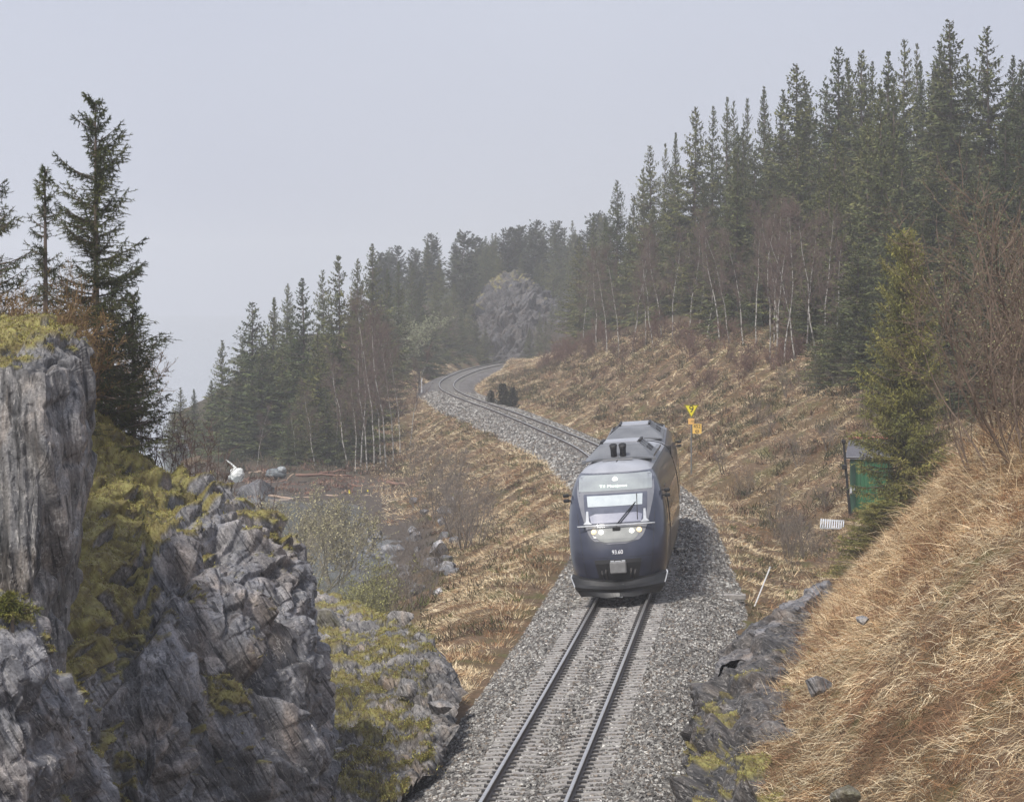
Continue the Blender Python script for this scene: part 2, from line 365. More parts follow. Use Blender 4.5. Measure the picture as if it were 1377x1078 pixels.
# ------------------------------------------------------------------ scattered blades
def blades(root, d, length, width, droop, col, nseg=2):
    """grass-like ribbons: root (n,3), d unit direction, droop pulls the tip down"""
    n = len(root); d = d / (np.linalg.norm(d, axis=1)[:, None] + 1e-9)
    up = np.tile([0, 0, 1.], (n, 1)); s = np.cross(d, up + rng.normal(0, .5, (n, 3))); s /= np.linalg.norm(s, axis=1)[:, None] + 1e-9
    L = np.asarray(length).reshape(-1, 1); W = np.asarray(width).reshape(-1, 1) * .5; D = np.asarray(droop).reshape(-1, 1)
    mid = root + d * L * .55; mid[:, 2] -= (D * L * .25)[:, 0]
    tip = root + d * L; tip[:, 2] -= (D * L)[:, 0]
    V = np.stack([root - s * W, root + s * W, mid + s * W * .8, mid - s * W * .8, tip], 1).reshape(-1, 3)
    b = np.arange(n)[:, None] * 5
    return V, b + np.array([[0, 1, 2, 3]]), b + np.array([[3, 2, 4]]), np.repeat(col, 5, 0)
def pick(pal, n, jit=.18):
    pal = np.array(pal); c = pal[rng.integers(0, len(pal), n)]
    return c * (1 + rng.normal(0, jit, (n, 1))).clip(.45, 1.7)
def blade_obj(name, root, d, length, width, droop, col, m=None, parent=None):
    V, Q, T, c = blades(root, d, length, width, droop, col); return mk(name, V, [Q, T], m or M_blade, parent, col=c)

# ------------------------------------------------------------------ the ground, one sheet to the horizon
STRAW, PALE, RUST, BROWN, OLIVE, MUD = (.40, .28, .15), (.50, .39, .24), (.25, .125, .055), (.14, .095, .06), (.10, .095, .035), (.16, .145, .13)
Yr = np.concatenate([np.arange(34, 100, .4), np.arange(100, 260, .9), np.arange(260, 520, 2.0), np.geomspace(520, 3000, 60)])
ar = np.concatenate([-np.geomspace(.9, .2, 14), np.linspace(-.19, .19, 300), np.geomspace(.2, .9, 14)])
GY, GA = np.meshgrid(Yr, ar, indexing='ij'); GX = GA * (GY + 6)
hz = H(GX.ravel(), GY.ravel())
far = sstep(750, 1100, GY.ravel()); hz = hz * (1 - far) + np.where(GX.ravel() > 40, 16, -9) * far
GV = np.stack([GX.ravel(), GY.ravel(), hz], -1)
def ground_colour(X, Y, z):
    p = np.stack([X, Y, z], -1); n1 = fbm(p * .16 + 3, 3); n2 = fbm(p * .55 + 30, 3); n3 = fbm(p * 1.7 + 50, 2)
    t = X - XC(np.clip(Y, 20, 640)); c = np.tile(np.array(STRAW) * .62, (len(X), 1))
    def lay(col, m):
        m = np.clip(m, 0, 1)[:, None]; c[:] = c * (1 - m) + np.array(col) * m
    c[:] *= .47  # straw base darkened: shade in the gaps between blades put into the colour
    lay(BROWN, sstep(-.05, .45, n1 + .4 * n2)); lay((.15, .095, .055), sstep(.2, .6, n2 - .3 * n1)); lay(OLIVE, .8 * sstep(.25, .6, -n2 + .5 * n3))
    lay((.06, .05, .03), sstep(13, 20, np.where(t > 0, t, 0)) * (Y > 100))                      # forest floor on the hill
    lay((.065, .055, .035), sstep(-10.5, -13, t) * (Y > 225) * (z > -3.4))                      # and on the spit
    lay((.085, .07, .058), sstep(-3.2, -3.7, z) * (Y < 260)); lay((.06, .055, .05), sstep(-3.9, -4.2, z))
    lay((.055, .06, .03), sstep(470, 500, Y) * (np.abs(t) > 5))
    return c
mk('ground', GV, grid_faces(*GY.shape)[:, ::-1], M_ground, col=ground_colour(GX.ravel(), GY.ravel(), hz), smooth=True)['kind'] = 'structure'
sv = [(-1500, 60, -4), (1500, 60, -4), (1500, 3000, -4), (-1500, 3000, -4)]
mk('sea', [(-1500, 60, -4), (0, 60, -4), (60, 3000, -4), (-1500, 3000, -4)], [[(0, 1, 2, 3)]], M_sea)['kind'] = 'structure'

# ------------------------------------------------------------------ haze: rain mist in the air
def haze():
    x, y0, y1, z0, z1 = 1600, -12, 3050, -11, 62
    m = bpy.data.materials.new('mist'); m.use_nodes = True; n = m.node_tree; n.nodes.remove(n.nodes['Principled BSDF'])
    v = n.nodes.new('ShaderNodeVolumePrincipled'); v.inputs['Density'].default_value = HAZE; v.inputs['Color'].default_value = (.985, .99, 1, 1); v.inputs['Anisotropy'].default_value = .25
    n.links.new(v.outputs[0], n.nodes['Material Output'].inputs['Volume'])
    V = [(a, b, c) for c in (z0, z1) for b in (y0, y1) for a in (-x, x)]
    o = mk('haze', V, [[(0, 2, 3, 1), (4, 5, 7, 6), (0, 1, 5, 4), (2, 6, 7, 3), (0, 4, 6, 2), (1, 3, 7, 5)]], m); o['kind'] = 'stuff'
HAZE = .00052
haze()

# ------------------------------------------------------------------ rock outcrops
def crm(n, m, x):
    """straight-sided weights: m samples at x across n knots, so the big faces stay planar"""
    W = np.zeros((m, n))
    for r, v in enumerate(x):
        i = min(int(v), n - 2); f = v - i
        for k, wt in zip((0, 1), (1 - f, f)):
            W[r, np.clip(i + k, 0, n - 1)] += wt
    return W
def rotm(ax, deg): return np.array(Matrix.Rotation(RAD(deg), 3, ax))
MOSSPAL = [(.33, .305, .095), (.26, .235, .08), (.41, .385, .13), (.20, .155, .05), (.19, .12, .055), (.24, .25, .07)]
def rock(name, label, rows, step=.045, moss=None, dip=(('Y', -20),), sc1=(1.6, .6, .45), a1=.28, sc2=(4.5, 1.6, 1.3), a2=.10, sc3=(13, 5, 4.5), a3=.03, tint=(.120, .120, .126), mossy=.0, tufts=14000, tl=.032, world=False, nth=.42, cat='rock', rm=None):
    K = np.array([[(q if world else P(*q)) for q in r] for r in rows], float); R_, Cn = K.shape[:2]
    lu = np.linalg.norm(np.diff(K, axis=0), axis=2).sum(0).max(); lv = np.linalg.norm(np.diff(K, axis=1), axis=2).sum(1).max()
    nu, nv = int(np.clip(lu / step, 8, 760)), int(np.clip(lv / step, 8, 620))
    cl_ = lambda ax, nm: np.interp(np.linspace(0, 1, nm), *(lambda s: (np.r_[0, np.cumsum(s)] / s.sum(), np.arange(len(s) + 1.)))(np.linalg.norm(np.diff(K, axis=ax), axis=2).mean(1 - ax)))
    A, B = crm(R_, nu, cl_(0, nu)), crm(Cn, nv, cl_(1, nv)); S = np.einsum('ur,rck,vc->uvk', A, K, B)
    N = np.cross(np.gradient(S, axis=0), np.gradient(S, axis=1)); N /= np.linalg.norm(N, axis=2)[..., None] + 1e-9
    flip = ((N * (np.array([0, 0, CAMZ]) - S)).sum(2)).mean() < 0
    if flip: N = -N
    p = S.reshape(-1, 3); n = N.reshape(-1, 3); M = np.eye(3)
    for ax, dg in dip: M = rotm(ax, dg) @ M
    q = p @ M.T + .05 * np.stack([fbm(p * .8 + k * 9, 2) for k in range(3)], -1)
    f1, e1, r1 = facets(q * sc1); e1 = e1 * .6; f2, e2, r2 = slate(q + 40, *sc2); f3, e3, r3 = facets(q * sc3 + 90); e2 = e2 * 2
    crack = -.10 * np.exp(-(e1 / .03) ** 2) - .04 * np.exp(-(e2 / .05) ** 2)
    d = a1 * f1 + a2 * f2 + a3 * f3 + crack + .022 * fbm(q * 2.5, 4)
    def blur(a, k):
        for ax in (0, 1):
            c = np.cumsum(np.concatenate([np.repeat(np.take(a, [0], ax), k + 1, ax), a, np.repeat(np.take(a, [-1], ax), k, ax)], ax), ax); m_ = a.shape[ax]
            a = (np.take(c, np.arange(2 * k + 1, 2 * k + 1 + m_), ax) - np.take(c, np.arange(m_), ax)) / (2 * k + 1)
        return a
    b2 = (a1 * f1 + crack).reshape(nu, nv); b2 = blur(blur(b2, 2), 1); d2 = d.reshape(nu, nv) - (a1 * f1 + crack).reshape(nu, nv); d = (b2 + blur(blur((a2 * f2).reshape(nu, nv), 1), 1) + .5 * blur(d2 - (a2 * f2).reshape(nu, nv), 1) + .5 * (d2 - (a2 * f2).reshape(nu, nv))).ravel()
    nb = blur(N, max(4, int(.55 / step))); nb /= np.linalg.norm(nb, axis=2)[..., None] + 1e-9; n = nb.reshape(-1, 3)
    V = p + n * d[:, None]
    S2 = V.reshape(nu, nv, 3); N2 = np.cross(np.gradient(S2, axis=0), np.gradient(S2, axis=1)); N2 /= np.linalg.norm(N2, axis=2)[..., None] + 1e-9
    n2 = (-N2 if flip else N2).reshape(-1, 3)
    mw = np.zeros(len(V))
    if moss is not None: mw = (A @ np.array(moss, float) @ B.T).ravel()
    lowf = fbm(p * 1.1 + 60, 4)
    mk_ = sstep(.42, .62, mw + mossy + .45 * lowf + .75 * (n2[:, 2] - nth) - .15 + .12 * fbm(p * 6, 2))
    V = V + n * (mk_ * (.04 + .05 * (.5 + fbm(p * 3 + 5, 3))))[:, None]
    tone = (.8 + .5 * (r2 - .5) + .35 * (r1 - .5))[:, None]; warm = np.clip(fbm(p * .9 + 80, 3), 0, 1)[:, None]
    col = np.array(tint) * 1.35 * tone * (1 - warm + warm * np.array([1.3, 1.1, .9]))
    Fc = grid_faces(nu, nv); Fc = Fc[:, ::-1] if not flip else Fc
    root = thing(name, label, cat)
    mk('rock_body', V, Fc, rm or M_rock, root, col=col, at={'moss': mk_})
    tufts = int(tufts * 2.2)
    if tufts and mk_.mean() > .01:
        k = rng.choice(len(V), tufts, p=mk_ ** 2 / (mk_ ** 2).sum())
        rt = V[k] + rng.normal(0, step * .5, (tufts, 3)); dr = n2[k] + rng.normal(0, .55, (tufts, 3)) + [0, 0, .35]
        pc = pick(MOSSPAL, tufts, .25) * (.8 + .4 * sstep(-.4, .4, fbm(V[k] * 1.6, 2)))[:, None]
        blade_obj('moss_cover', rt, dr, rng.uniform(.6, 1.6, tufts) * tl, rng.uniform(.5, 1.1, tufts) * tl * .42, rng.uniform(0, .5, tufts), pc, M_moss, root)
    return root, V, n2, mk_

X_ = -210; DIPB = 32
rock('rock_outcrop', 'tall upright grey rock face with rusty streaks, below the dark spruces', [
    [(X_, 425, 57), (-60, 430, 57), (20, 436, 57), (60, 438, 56.5), (98, 462, 56), (113, 478, 56.5)],
    [(X_, 452, 52), (-60, 452, 51.8), (15, 455, 51.5), (60, 462, 51.3), (98, 472, 52), (115, 486, 54.5)],
    [(X_, 490, 49.9), (-60, 490, 49.8), (15, 495, 49.6), (58, 505, 49.5), (98, 500, 50.6), (118, 500, 54)],
    [(X_, 600, 49.4), (-60, 600, 49.2), (15, 600, 49.1), (58, 600, 49), (104, 592, 50.2), (119, 595, 53.8)],
    [(X_, 730, 49), (-60, 730, 48.9), (12, 730, 48.7), (52, 725, 48.7), (90, 715, 50), (106, 715, 53.6)],
    [(X_, 900, 48.7), (-60, 900, 48.5), (5, 900, 48.4), (38, 895, 48.5), (72, 870, 50), (92, 850, 53.4)],
    [(X_, 1120, 48.3), (-60, 1120, 48.2), (0, 1120, 48.1), (35, 1120, 48.3), (62, 1100, 50), (86, 1080, 53.2)]],
    step=.03, dip=(('Y', 7), ('Z', 12)), sc1=(1.5, .9, .35), a1=.24, sc2=(4.2, 2, .6), a2=.07, sc3=(9, 6, 2.6), a3=.035, tint=(.125, .122, .119), rm=M_rockv,
    moss=[[.9, .9, .9, .8, .3, .1], [.8, .7, .7, .35, .2, 0], [.5, .3, .35, .3, -.2, -.4], [.3, .3, .1, -.3, -.5, -.5], [-.4] * 6, [-.4] * 6, [-.4] * 6], tufts=16000)
rock('rock_outcrop', 'broken grey buttress with diagonal slabs and yellow moss strips, nearest the rails', [
    [(20, 540, 66), (130, 575, 66.5), (175, 598, 66.5), (228, 640, 66), (300, 684, 65), (365, 714, 64.5), (400, 742, 64.5), (408, 765, 66)],
    [(20, 610, 62), (135, 630, 62.5), (190, 650, 62.8), (235, 672, 62), (300, 704, 61.5), (355, 722, 61.5), (398, 748, 62), (413, 780, 65)],
    [(20, 700, 57.5), (135, 712, 58.6), (190, 730, 59.4), (240, 745, 58.6), (290, 765, 58.6), (340, 775, 59), (402, 790, 60), (417, 830, 64)],
    [(10, 810, 53.2), (125, 820, 55), (175, 832, 56.2), (225, 850, 56), (280, 860, 57), (340, 850, 57.6), (406, 860, 59), (424, 890, 63.3)],
    [(0, 900, 51.2), (115, 905, 52.8), (170, 925, 54.4), (215, 940, 54.4), (275, 940, 56.2), (340, 930, 56.8), (413, 930, 58.2), (433, 960, 62.8)],
    [(-10, 985, 50.2), (112, 990, 52), (165, 1010, 53.6), (212, 1020, 53.4), (270, 1020, 55.4), (340, 1020, 56.2), (424, 1010, 57.6), (442, 1030, 62.2)],
    [(-10, 1130, 49.6), (108, 1130, 51.2), (160, 1130, 52.6), (210, 1130, 52.4), (268, 1130, 54.8), (340, 1130, 55.6), (432, 1130, 57), (452, 1130, 61.8)],
    [(-10, 1260, 49.2), (108, 1260, 51), (160, 1260, 52.3), (210, 1260, 52), (268, 1260, 54.5), (340, 1260, 55.4), (440, 1260, 56.6), (456, 1260, 61.5)]],
    step=.032, dip=(('Y', DIPB), ('Z', 15)), tint=(.142, .142, .148), sc1=(1.7, .8, .62), a1=.42, sc2=(4.4, 1.6, 1.1), a2=.17, sc3=(8, 5, 3.6), a3=.055,
    moss=[[1.1, 1.2, 1.2, .9, .4, .5, .2, 0], [1.1, 1.3, 1.2, .8, .1, .45, .1, -.2], [1.1, 1.3, 1.0, .1, .2, -.1, -.3, -.3], [1.2, 1.3, .9, .35, -.2, .1, -.4, -.3], [1.0, 1.0, -.2, -.5, .8, .8, -.3, -.3], [-.2, .2, .8, -.4, .2, .3, -.4, -.3], [-.3, .3, .2, -.5, .1, -.3, -.5, -.5], [0] * 8], tufts=26000)
rock('rock_outcrop', 'low cracked boulder face at the foot of the upright cliff, small moss clumps on top', [
    [(X_, 785, 48.3), (-60, 788, 48.3), (0, 795, 48.2), (35, 815, 48.2), (62, 880, 48.6), (95, 950, 49), (118, 1010, 49.6)],
    [(X_, 815, 46), (-60, 815, 46), (-2, 822, 45.9), (30, 842, 46), (58, 900, 46.4), (98, 968, 46.9), (124, 1025, 48.2)],
    [(X_, 870, 45), (-60, 870, 45), (0, 870, 44.9), (32, 885, 45), (62, 935, 45.6), (102, 1000, 46.2), (130, 1060, 47.6)],
    [(X_, 980, 44.6), (-60, 980, 44.5), (0, 985, 44.5), (36, 990, 44.6), (70, 1030, 45.2), (106, 1070, 45.8), (134, 1110, 47.2)],
    [(X_, 1150, 44.2), (-60, 1150, 44.2), (0, 1150, 44.1), (40, 1150, 44.3), (74, 1160, 45), (108, 1180, 45.6), (138, 1200, 47)]],
    step=.028, dip=(('Y', DIPB), ('Z', 15)), sc1=(2.0, 1.1, .9), a1=.26, sc2=(5, 2.4, 1.8), a2=.09, sc3=(10, 6, 5), a3=.045, tufts=5000, tl=.03,
    moss=[[.4] * 7, [.1, .3, .5, .5, .1, .1, .2], [-.3] * 7, [-.2, -.2, .2, -.3, -.3, 0, -.3], [-.3] * 7])
rock('rock_outcrop', 'low mossy rubble bank between the buttress and the ballast', [
    [(395, 790, 96), (440, 803, 95), (490, 818, 93), (540, 836, 91), (580, 862, 87), (610, 900, 82), (622, 935, 77)],
    [(395, 822, 88), (440, 828, 87), (490, 838, 86), (535, 852, 84), (575, 875, 80), (600, 905, 76.5), (618, 940, 73.5)],
    [(400, 870, 80), (450, 872, 79.5), (495, 880, 79), (535, 888, 77), (570, 905, 74.5), (594, 925, 72.3), (614, 955, 70.8)],
    [(405, 925, 72.8), (455, 928, 72.6), (505, 934, 72), (545, 942, 70.6), (575, 955, 69.3), (595, 970, 68.4), (610, 985, 68)],
    [(415, 990, 66.6), (465, 992, 66.6), (510, 998, 66.2), (545, 1002, 65.8), (570, 1004, 65.6), (590, 1004, 66), (602, 1006, 66.6)],
    [(425, 1100, 59), (475, 1095, 59.6), (515, 1085, 60.2), (540, 1070, 61.2), (555, 1058, 62), (568, 1045, 63), (580, 1035, 64.4)]],
    step=.05, dip=(('Y', 40), ('Z', -20)), sc1=(1.5, .9, .9), a1=.18, sc2=(4, 2.4, 2.2), a2=.14, sc3=(10, 6, 6), a3=.05, tint=(.13, .125, .12), nth=.72, mossy=.30, tufts=26000, tl=.036,
    moss=[[.3, .3, .3, .2, .1, -.2, -.3], [.2, .1, .3, .1, .1, -.1, -.3], [.4, .4, .2, .3, .1, -.5, -.6], [.2, .3, .4, .2, -.1, -.5, -.5], [0, .3, .3, .3, .1, -.1, -.2], [.1, .2, .2, .2, .1, .1, .1]])
def W3(px, py, Y, dx=0, dz=0, dy=0): q = P(px, py, Y); return (q[0] + dx, q[1] + dy, q[2] + dz)
lip = [(985, 1180, 50.5), (962, 1100, 53.5), (938, 1012, 58), (942, 958, 62), (960, 892, 66.5), (1004, 858, 71), (1050, 838, 75), (1090, 826, 79), (1120, 815, 82)]
base = [-.35, -.3, -.22, -.25, -.3, -.4, -.4, -.3, -.2]
w_ = np.array([1.1, 1.3, 1.6, 2.1, 2.2, 1.3, .5, .2, .2])
rock('rock_ledge', 'dark mossy rock ledge along the ballast edge under the straw bank', [
    [(W3(*l)[0] + b, l[2] + .2, -.85) for l, b in zip(lip, base)],
    [(W3(*l)[0] + b * .9 - .02, l[2] + .05, W3(*l)[2] * .45 - .3) for l, b in zip(lip, base)],
    [(W3(*l)[0] + b * .45, l[2], W3(*l)[2] - .12) for l, b in zip(lip, base)],
    [W3(*l, dx=.05) for l in lip],
    [W3(*l, dx=.45 * k, dz=.20 * k) for l, k in zip(lip, w_)],
    [W3(*l, dx=.95 * k, dz=.24 * k) for l, k in zip(lip, w_)],
    [W3(*l, dx=1.5 * k, dz=-.5) for l, k in zip(lip, w_)]],
    step=.03, world=True, dip=(('Y', 62), ('X', 10)), sc1=(1.5, .6, .8), a1=.36, sc2=(3.6, 1.0, 1.8), a2=.10, sc3=(8, 4, 5), a3=.05, rm=M_rockl, tint=(.058, .055, .053), tufts=9000, mossy=-.02, nth=.6,
    moss=[[0] * 9, [.3, .3, .25, .1, .1, 0, 0, 0, 0], [.3, .3, .35, .3, .1, -.1, -.1, -.1, 0], [.3, .5, .4, .4, .2, -.4, -.5, -.3, 0], [.5, .5, .2, .3, .1, -.5, -.6, -.2, .2], [.6, .5, .2, .3, .3, -.2, -.3, .2, .3], [.6] * 9])
sl_ = [(968, 893, 65.6), (1000, 858, 69.5), (1036, 828, 73.5), (1066, 806, 77), (1088, 790, 80)]
rock('rock_slab', 'smooth light grey rock slab slanting up beside the straw bank', [
    [W3(*q, dx=-.12, dz=-.55) for q in sl_], [W3(*q, dx=-.06, dz=-.02) for q in sl_], [W3(*q, dx=.26, dz=.08) for q in sl_], [W3(*q, dx=.66 - .05 * i, dz=.14) for i, q in enumerate(sl_)], [W3(*q, dx=.80, dz=-.3) for q in sl_]],
    step=.035, world=True, dip=(('Y', 55),), sc1=(1.5, .4, .6), a1=.12, sc2=(4, .8, 2), a2=.05, sc3=(9, 4, 6), a3=.02, rm=M_rockl, tint=(.125, .125, .13), tufts=1500, mossy=-.1, nth=.9, moss=[[0] * 5, [.3, .1, .1, .2, .1], [0] * 5, [.1, .1, .3, 0, .2], [.3] * 5])
rock('rock_outcrop', 'distant sheer grey rock cutting behind the bend of the track', [
    [(618, 450, 535), (640, 405, 538), (656, 384, 540), (690, 374, 542), (716, 386, 545), (742, 400, 548), (775, 410, 550)],
    [(622, 462, 508), (642, 415, 512), (657, 392, 513), (690, 380, 514), (716, 392, 516), (740, 404, 518), (775, 415, 520)],
    [(628, 478, 498), (644, 440, 500), (660, 410, 501), (690, 402, 502), (716, 410, 503), (738, 424, 503), (770, 440, 503)],
    [(630, 492, 492), (646, 484, 493), (664, 470, 494), (692, 455, 494), (716, 450, 494), (738, 450, 493), (765, 462, 492)],
    [(630, 510, 488), (646, 505, 488), (664, 500, 490), (692, 500, 490), (716, 500, 488), (738, 500, 487), (765, 500, 487)]],
    step=.16, dip=(('Y', -22), ('Z', 20)), sc1=(.35, .3, .2), a1=1.6, sc2=(1.0, .8, .5), a2=.6, sc3=(2.0, 1.6, 1.0), a3=.5, tint=(.052, .051, .053), tufts=0,
    moss=[[.3, .6, .7, .5, .3, 0, 0], [.2, .5, .3, .4, .2, 0, 0], [.3, .1, -.1, -.4, -.4, -.3, 0], [.2, -.2, -.4, -.4, -.4, -.3, 0], [0] * 7])

# ------------------------------------------------------------------ loose boulders
def boulder_mesh(seed, n=14):
    r = np.random.default_rng(seed); th = np.linspace(0, np.pi, n); ph = np.linspace(0, 2 * np.pi, 2 * n + 1)[:-1]
    V = np.array([(math.sin(a) * math.cos(b), math.sin(a) * math.sin(b), math.cos(a)) for a in th for b in ph])
    for _ in range(22):      # cut flat faces
        q = r.normal(size=3); q /= np.linalg.norm(q); h = r.uniform(.42, .82); s = V @ q; V = V - np.where(s > h, s - h, 0)[:, None] * q
    V = V * (1, .8, .68) + .03 * np.stack([fbm(V * 3 + seed + k * 7, 3) for k in range(3)], -1)
    m = 2 * n; i = np.arange(n * m).reshape(n, m); j = np.roll(i, -1, 1)
    return V, np.stack([i[:-1], i[1:], j[1:], j[:-1]], -1).reshape(-1, 4)
def boulder(px, py, Y, size, label, group=None, tint=(.2, .2, .21), seed=0, sink=.3, moss=0.0):
    V, Fq = boulder_mesh(seed); c = P(px, py, Y); a = seed * 1.7
    V = V @ rotm('Z', math.degrees(a)).T * size
    o = mk('boulder', V, Fq, M_rock, col=np.tile(tint, (len(V), 1)), at={'moss': np.full(len(V), moss)}); o.location = (c[0], c[1], c[2] + size * (.6 - sink)); return tag(o, label, 'rock', group)
boulder(548, 940, 69.8, .42, 'angular pale-faced boulder at the edge of the ballast', seed=3, tint=(.17, .165, .16), sink=.1)
boulder(590, 962, 69.0, .38, 'broken light grey boulder beside the ballast, right of the angular one', seed=8, tint=(.22, .21, .20), sink=.2)
boulder(470, 1020, 66, .38, 'rounded dark boulder sunk into the mossy rubble bank', seed=12, tint=(.12, .12, .12), sink=.3)
boulder(440, 848, 84, .75, 'broad flat-topped boulder with a moss cap behind the buttress', seed=5, tint=(.15, .15, .15), sink=.4, moss=.25)
boulder(540, 845, 86, .42, 'pale slanted slab on the crest of the rubble bank', seed=9, tint=(.24, .23, .22), sink=.1)
boulder(1160, 838, 57.5, .17, 'small pale grey stone lying in the dead grass', seed=4, tint=(.28, .28, .28), sink=.25)
boulder(1098, 916, 57, .36, 'wedge-shaped grey rock poking out of the straw bank', seed=2, tint=(.22, .22, .225), sink=.80)
boulder(1130, 1072, 48.6, .34, 'moss-topped dark rock at the bottom of the straw bank', seed=7, tint=(.11, .11, .11), sink=.62, moss=.35)
boulder(590, 748, 158, .85, 'largest pale boulder in the shore rubble', seed=21, tint=(.33, .33, .34))
boulder(592, 803, 120, .45, 'whitish boulder at the foot of the orange embankment', seed=23, tint=(.4, .4, .41))
boulder(348, 665, 222, 1.9, 'broad smooth shore rock beneath the white sack', seed=25, tint=(.10, .10, .105), sink=.66)
for k in range(46):
    px = rng.uniform(478, 612); f = rng.random(); py = 690 + f * 95 + rng.uniform(-4, 4) + max(0, 540 - px) * -.1; Y = 200 - f * 70 + rng.uniform(-3, 3)
    g = P(px, py, Y); zz = float(H(g[0], g[1])[0]); px2, py2 = px, HY + (CAMZ - max(zz, -4.1)) * F / Y
    boulder(px2, py2, Y, rng.uniform(.25, .7), 'grey boulder among the rubble along the shore', 'boulders along the shore', tint=tuple(np.array((.15, .153, .16)) * rng.uniform(.6, 1.6)), seed=30 + k)

# ------------------------------------------------------------------ ballast
def ballast_z(t, Y):
    wl = np.interp(Y, [60, 95, 110, 200, 260, 340, 480], [0, .1, .2, .25, .25, .0, .0]); wr = np.interp(Y, [60, 75, 100, 116, 135, 200, 260, 310, 360, 480], [.3, .35, .35, .05, -.2, -.1, .6, 1.5, .6, .2])
    tt = np.where(t < 0, t / (1 + wl / 2.4), t / (1 + wr / 2.4))
    return np.interp(tt, [-3.4, -3.1, -2.35, -1.75, -1.3, 1.3, 1.75, 2.35, 3.1, 3.4], [-2.6, -.92, -.46, -.22, -.205, -.205, -.22, -.46, -.92, -2.6])
def ballast_pt(t, Y): return frame(Y, t, ballast_z(t, Y))
m, n, b = base_mat('ballast_bed'); N = n.nodes
tcn = N.new('ShaderNodeTexCoord'); vo = N.new('ShaderNodeTexVoronoi'); vo.inputs['Scale'].default_value = 17; n.links.new(tcn.outputs['Object'], vo.inputs['Vector'])
rr = N.new('ShaderNodeValToRGB'); e = rr.color_ramp.elements; e[0].color = (.04, .038, .037, 1); e[1].color = (.27, .255, .245, 1); e.new(.45).color = (.125, .117, .112, 1)
sx = N.new('ShaderNodeSeparateColor'); n.links.new(vo.outputs['Color'], sx.inputs[0]); n.links.new(sx.outputs[0], rr.inputs[0]); bn = N.new('ShaderNodeTexNoise'); bn.inputs['Scale'].default_value = 1.1; bn.inputs['Detail'].default_value = 9; n.links.new(tcn.outputs['Object'], bn.inputs['Vector'])
br = N.new('ShaderNodeValToRGB'); br.color_ramp.elements[0].position = .35; br.color_ramp.elements[1].position = .65; br.color_ramp.elements[0].color = (.50, .45, .40, 1); br.color_ramp.elements[1].color = (1.1, 1.1, 1.12, 1); n.links.new(bn.outputs['Fac'], br.inputs[0])
bm = N.new('ShaderNodeMix'); bm.data_type = 'RGBA'; bm.blend_type = 'MULTIPLY'; bm.inputs[0].default_value = 1; n.links.new(rr.outputs[0], bm.inputs[6]); n.links.new(br.outputs[0], bm.inputs[7]); n.links.new(bm.outputs[2], b.inputs['Base Color'])
bp = N.new('ShaderNodeBump'); bp.inputs['Distance'].default_value = .03; n.links.new(vo.outputs['Distance'], bp.inputs['Height']); bp.invert = True; n.links.new(bp.outputs[0], b.inputs['Normal']); b.inputs['Roughness'].default_value = .8
M_ballast = m
yy = np.concatenate([np.arange(40, 120, .25), np.arange(120, 260, .8), np.arange(260, 520, 1.5)]); tt = np.linspace(-5.2, 6.2, 110)
BY, BT = np.meshgrid(yy, tt, indexing='ij'); bv = ballast_pt(BT.ravel(), BY.ravel()); bv[:, 2] += .035 * fbm(bv * 2.2, 3) - .01
mk('ballast_bed', bv, grid_faces(*BY.shape)[:, ::-1], M_ballast, smooth=True)['kind'] = 'structure'
def stones(ns, y0, y1, s0, s1, pw, tw=3.4):
    Y = y0 + (y1 - y0) * rng.random(ns) ** pw; t = rng.uniform(-tw, tw + .3, ns)
    inside = np.abs(np.abs(t) - .75) > .10; Y, t = Y[inside], t[inside]; ns = len(Y)
    ph = ((Y - 57) / .6) % 1.0; onsl = (np.abs(ph - .5) > .29) & (np.abs(t) < 1.3); keep = ~onsl | (rng.random(ns) < .12); Y, t = Y[keep], t[keep]; ns = len(Y)
    c = ballast_pt(t, Y); c[:, 2] += .035 * fbm(c * 2.2, 3) + rng.uniform(-.012, .02, ns)
    cube = np.array([(x, y, z) for z in (-1, 1) for y in (-1, 1) for x in (-1, 1)], float)
    L = cube[None] * rng.uniform(s0, s1, (ns, 1, 3)) + rng.normal(0, .28, (ns, 8, 3)) * (s0 + s1) * .5
    q = rng.normal(size=(ns, 4)); q /= np.linalg.norm(q, axis=1)[:, None]; a, b_, c_, d_ = q.T
    R = np.stack([1 - 2 * (c_ * c_ + d_ * d_), 2 * (b_ * c_ - a * d_), 2 * (b_ * d_ + a * c_), 2 * (b_ * c_ + a * d_), 1 - 2 * (b_ * b_ + d_ * d_), 2 * (c_ * d_ - a * b_), 2 * (b_ * d_ - a * c_), 2 * (c_ * d_ + a * b_), 1 - 2 * (b_ * b_ + c_ * c_)], -1).reshape(ns, 3, 3)
    V = np.einsum('nij,nkj->nki', R, L) + c[:, None]
    f = np.array([(0, 2, 3, 1), (4, 5, 7, 6), (0, 1, 5, 4), (2, 6, 7, 3), (0, 4, 6, 2), (1, 3, 7, 5)])
    col = pick([(.25, .24, .235), (.17, .163, .16), (.09, .086, .085), (.34, .33, .32), (.21, .175, .15), (.13, .122, .12), (.11, .10, .095), (.42, .41, .40)], ns, .22)
    col = col * (1 + .28 * np.clip(fbm(c * .6 + 4, 3), -1, .4))[:, None] * np.where(np.abs(t) < 1.0, 1, 1)[:, None]; col[:, 2] *= .96
    mk('ballast_stones', V.reshape(-1, 3), (np.arange(ns)[:, None, None] * 8 + f[None]).reshape(-1, 4), M_stone, col=np.repeat(col, 8, 0))['kind'] = 'stuff'
stones(110000, 55.5, 108, .016, .034, 1.35)
stones(36000, 100, 175, .024, .05, 1.2, 3.6)
stones(42000, 172, 330, .035, .075, 1.0, 3.6)

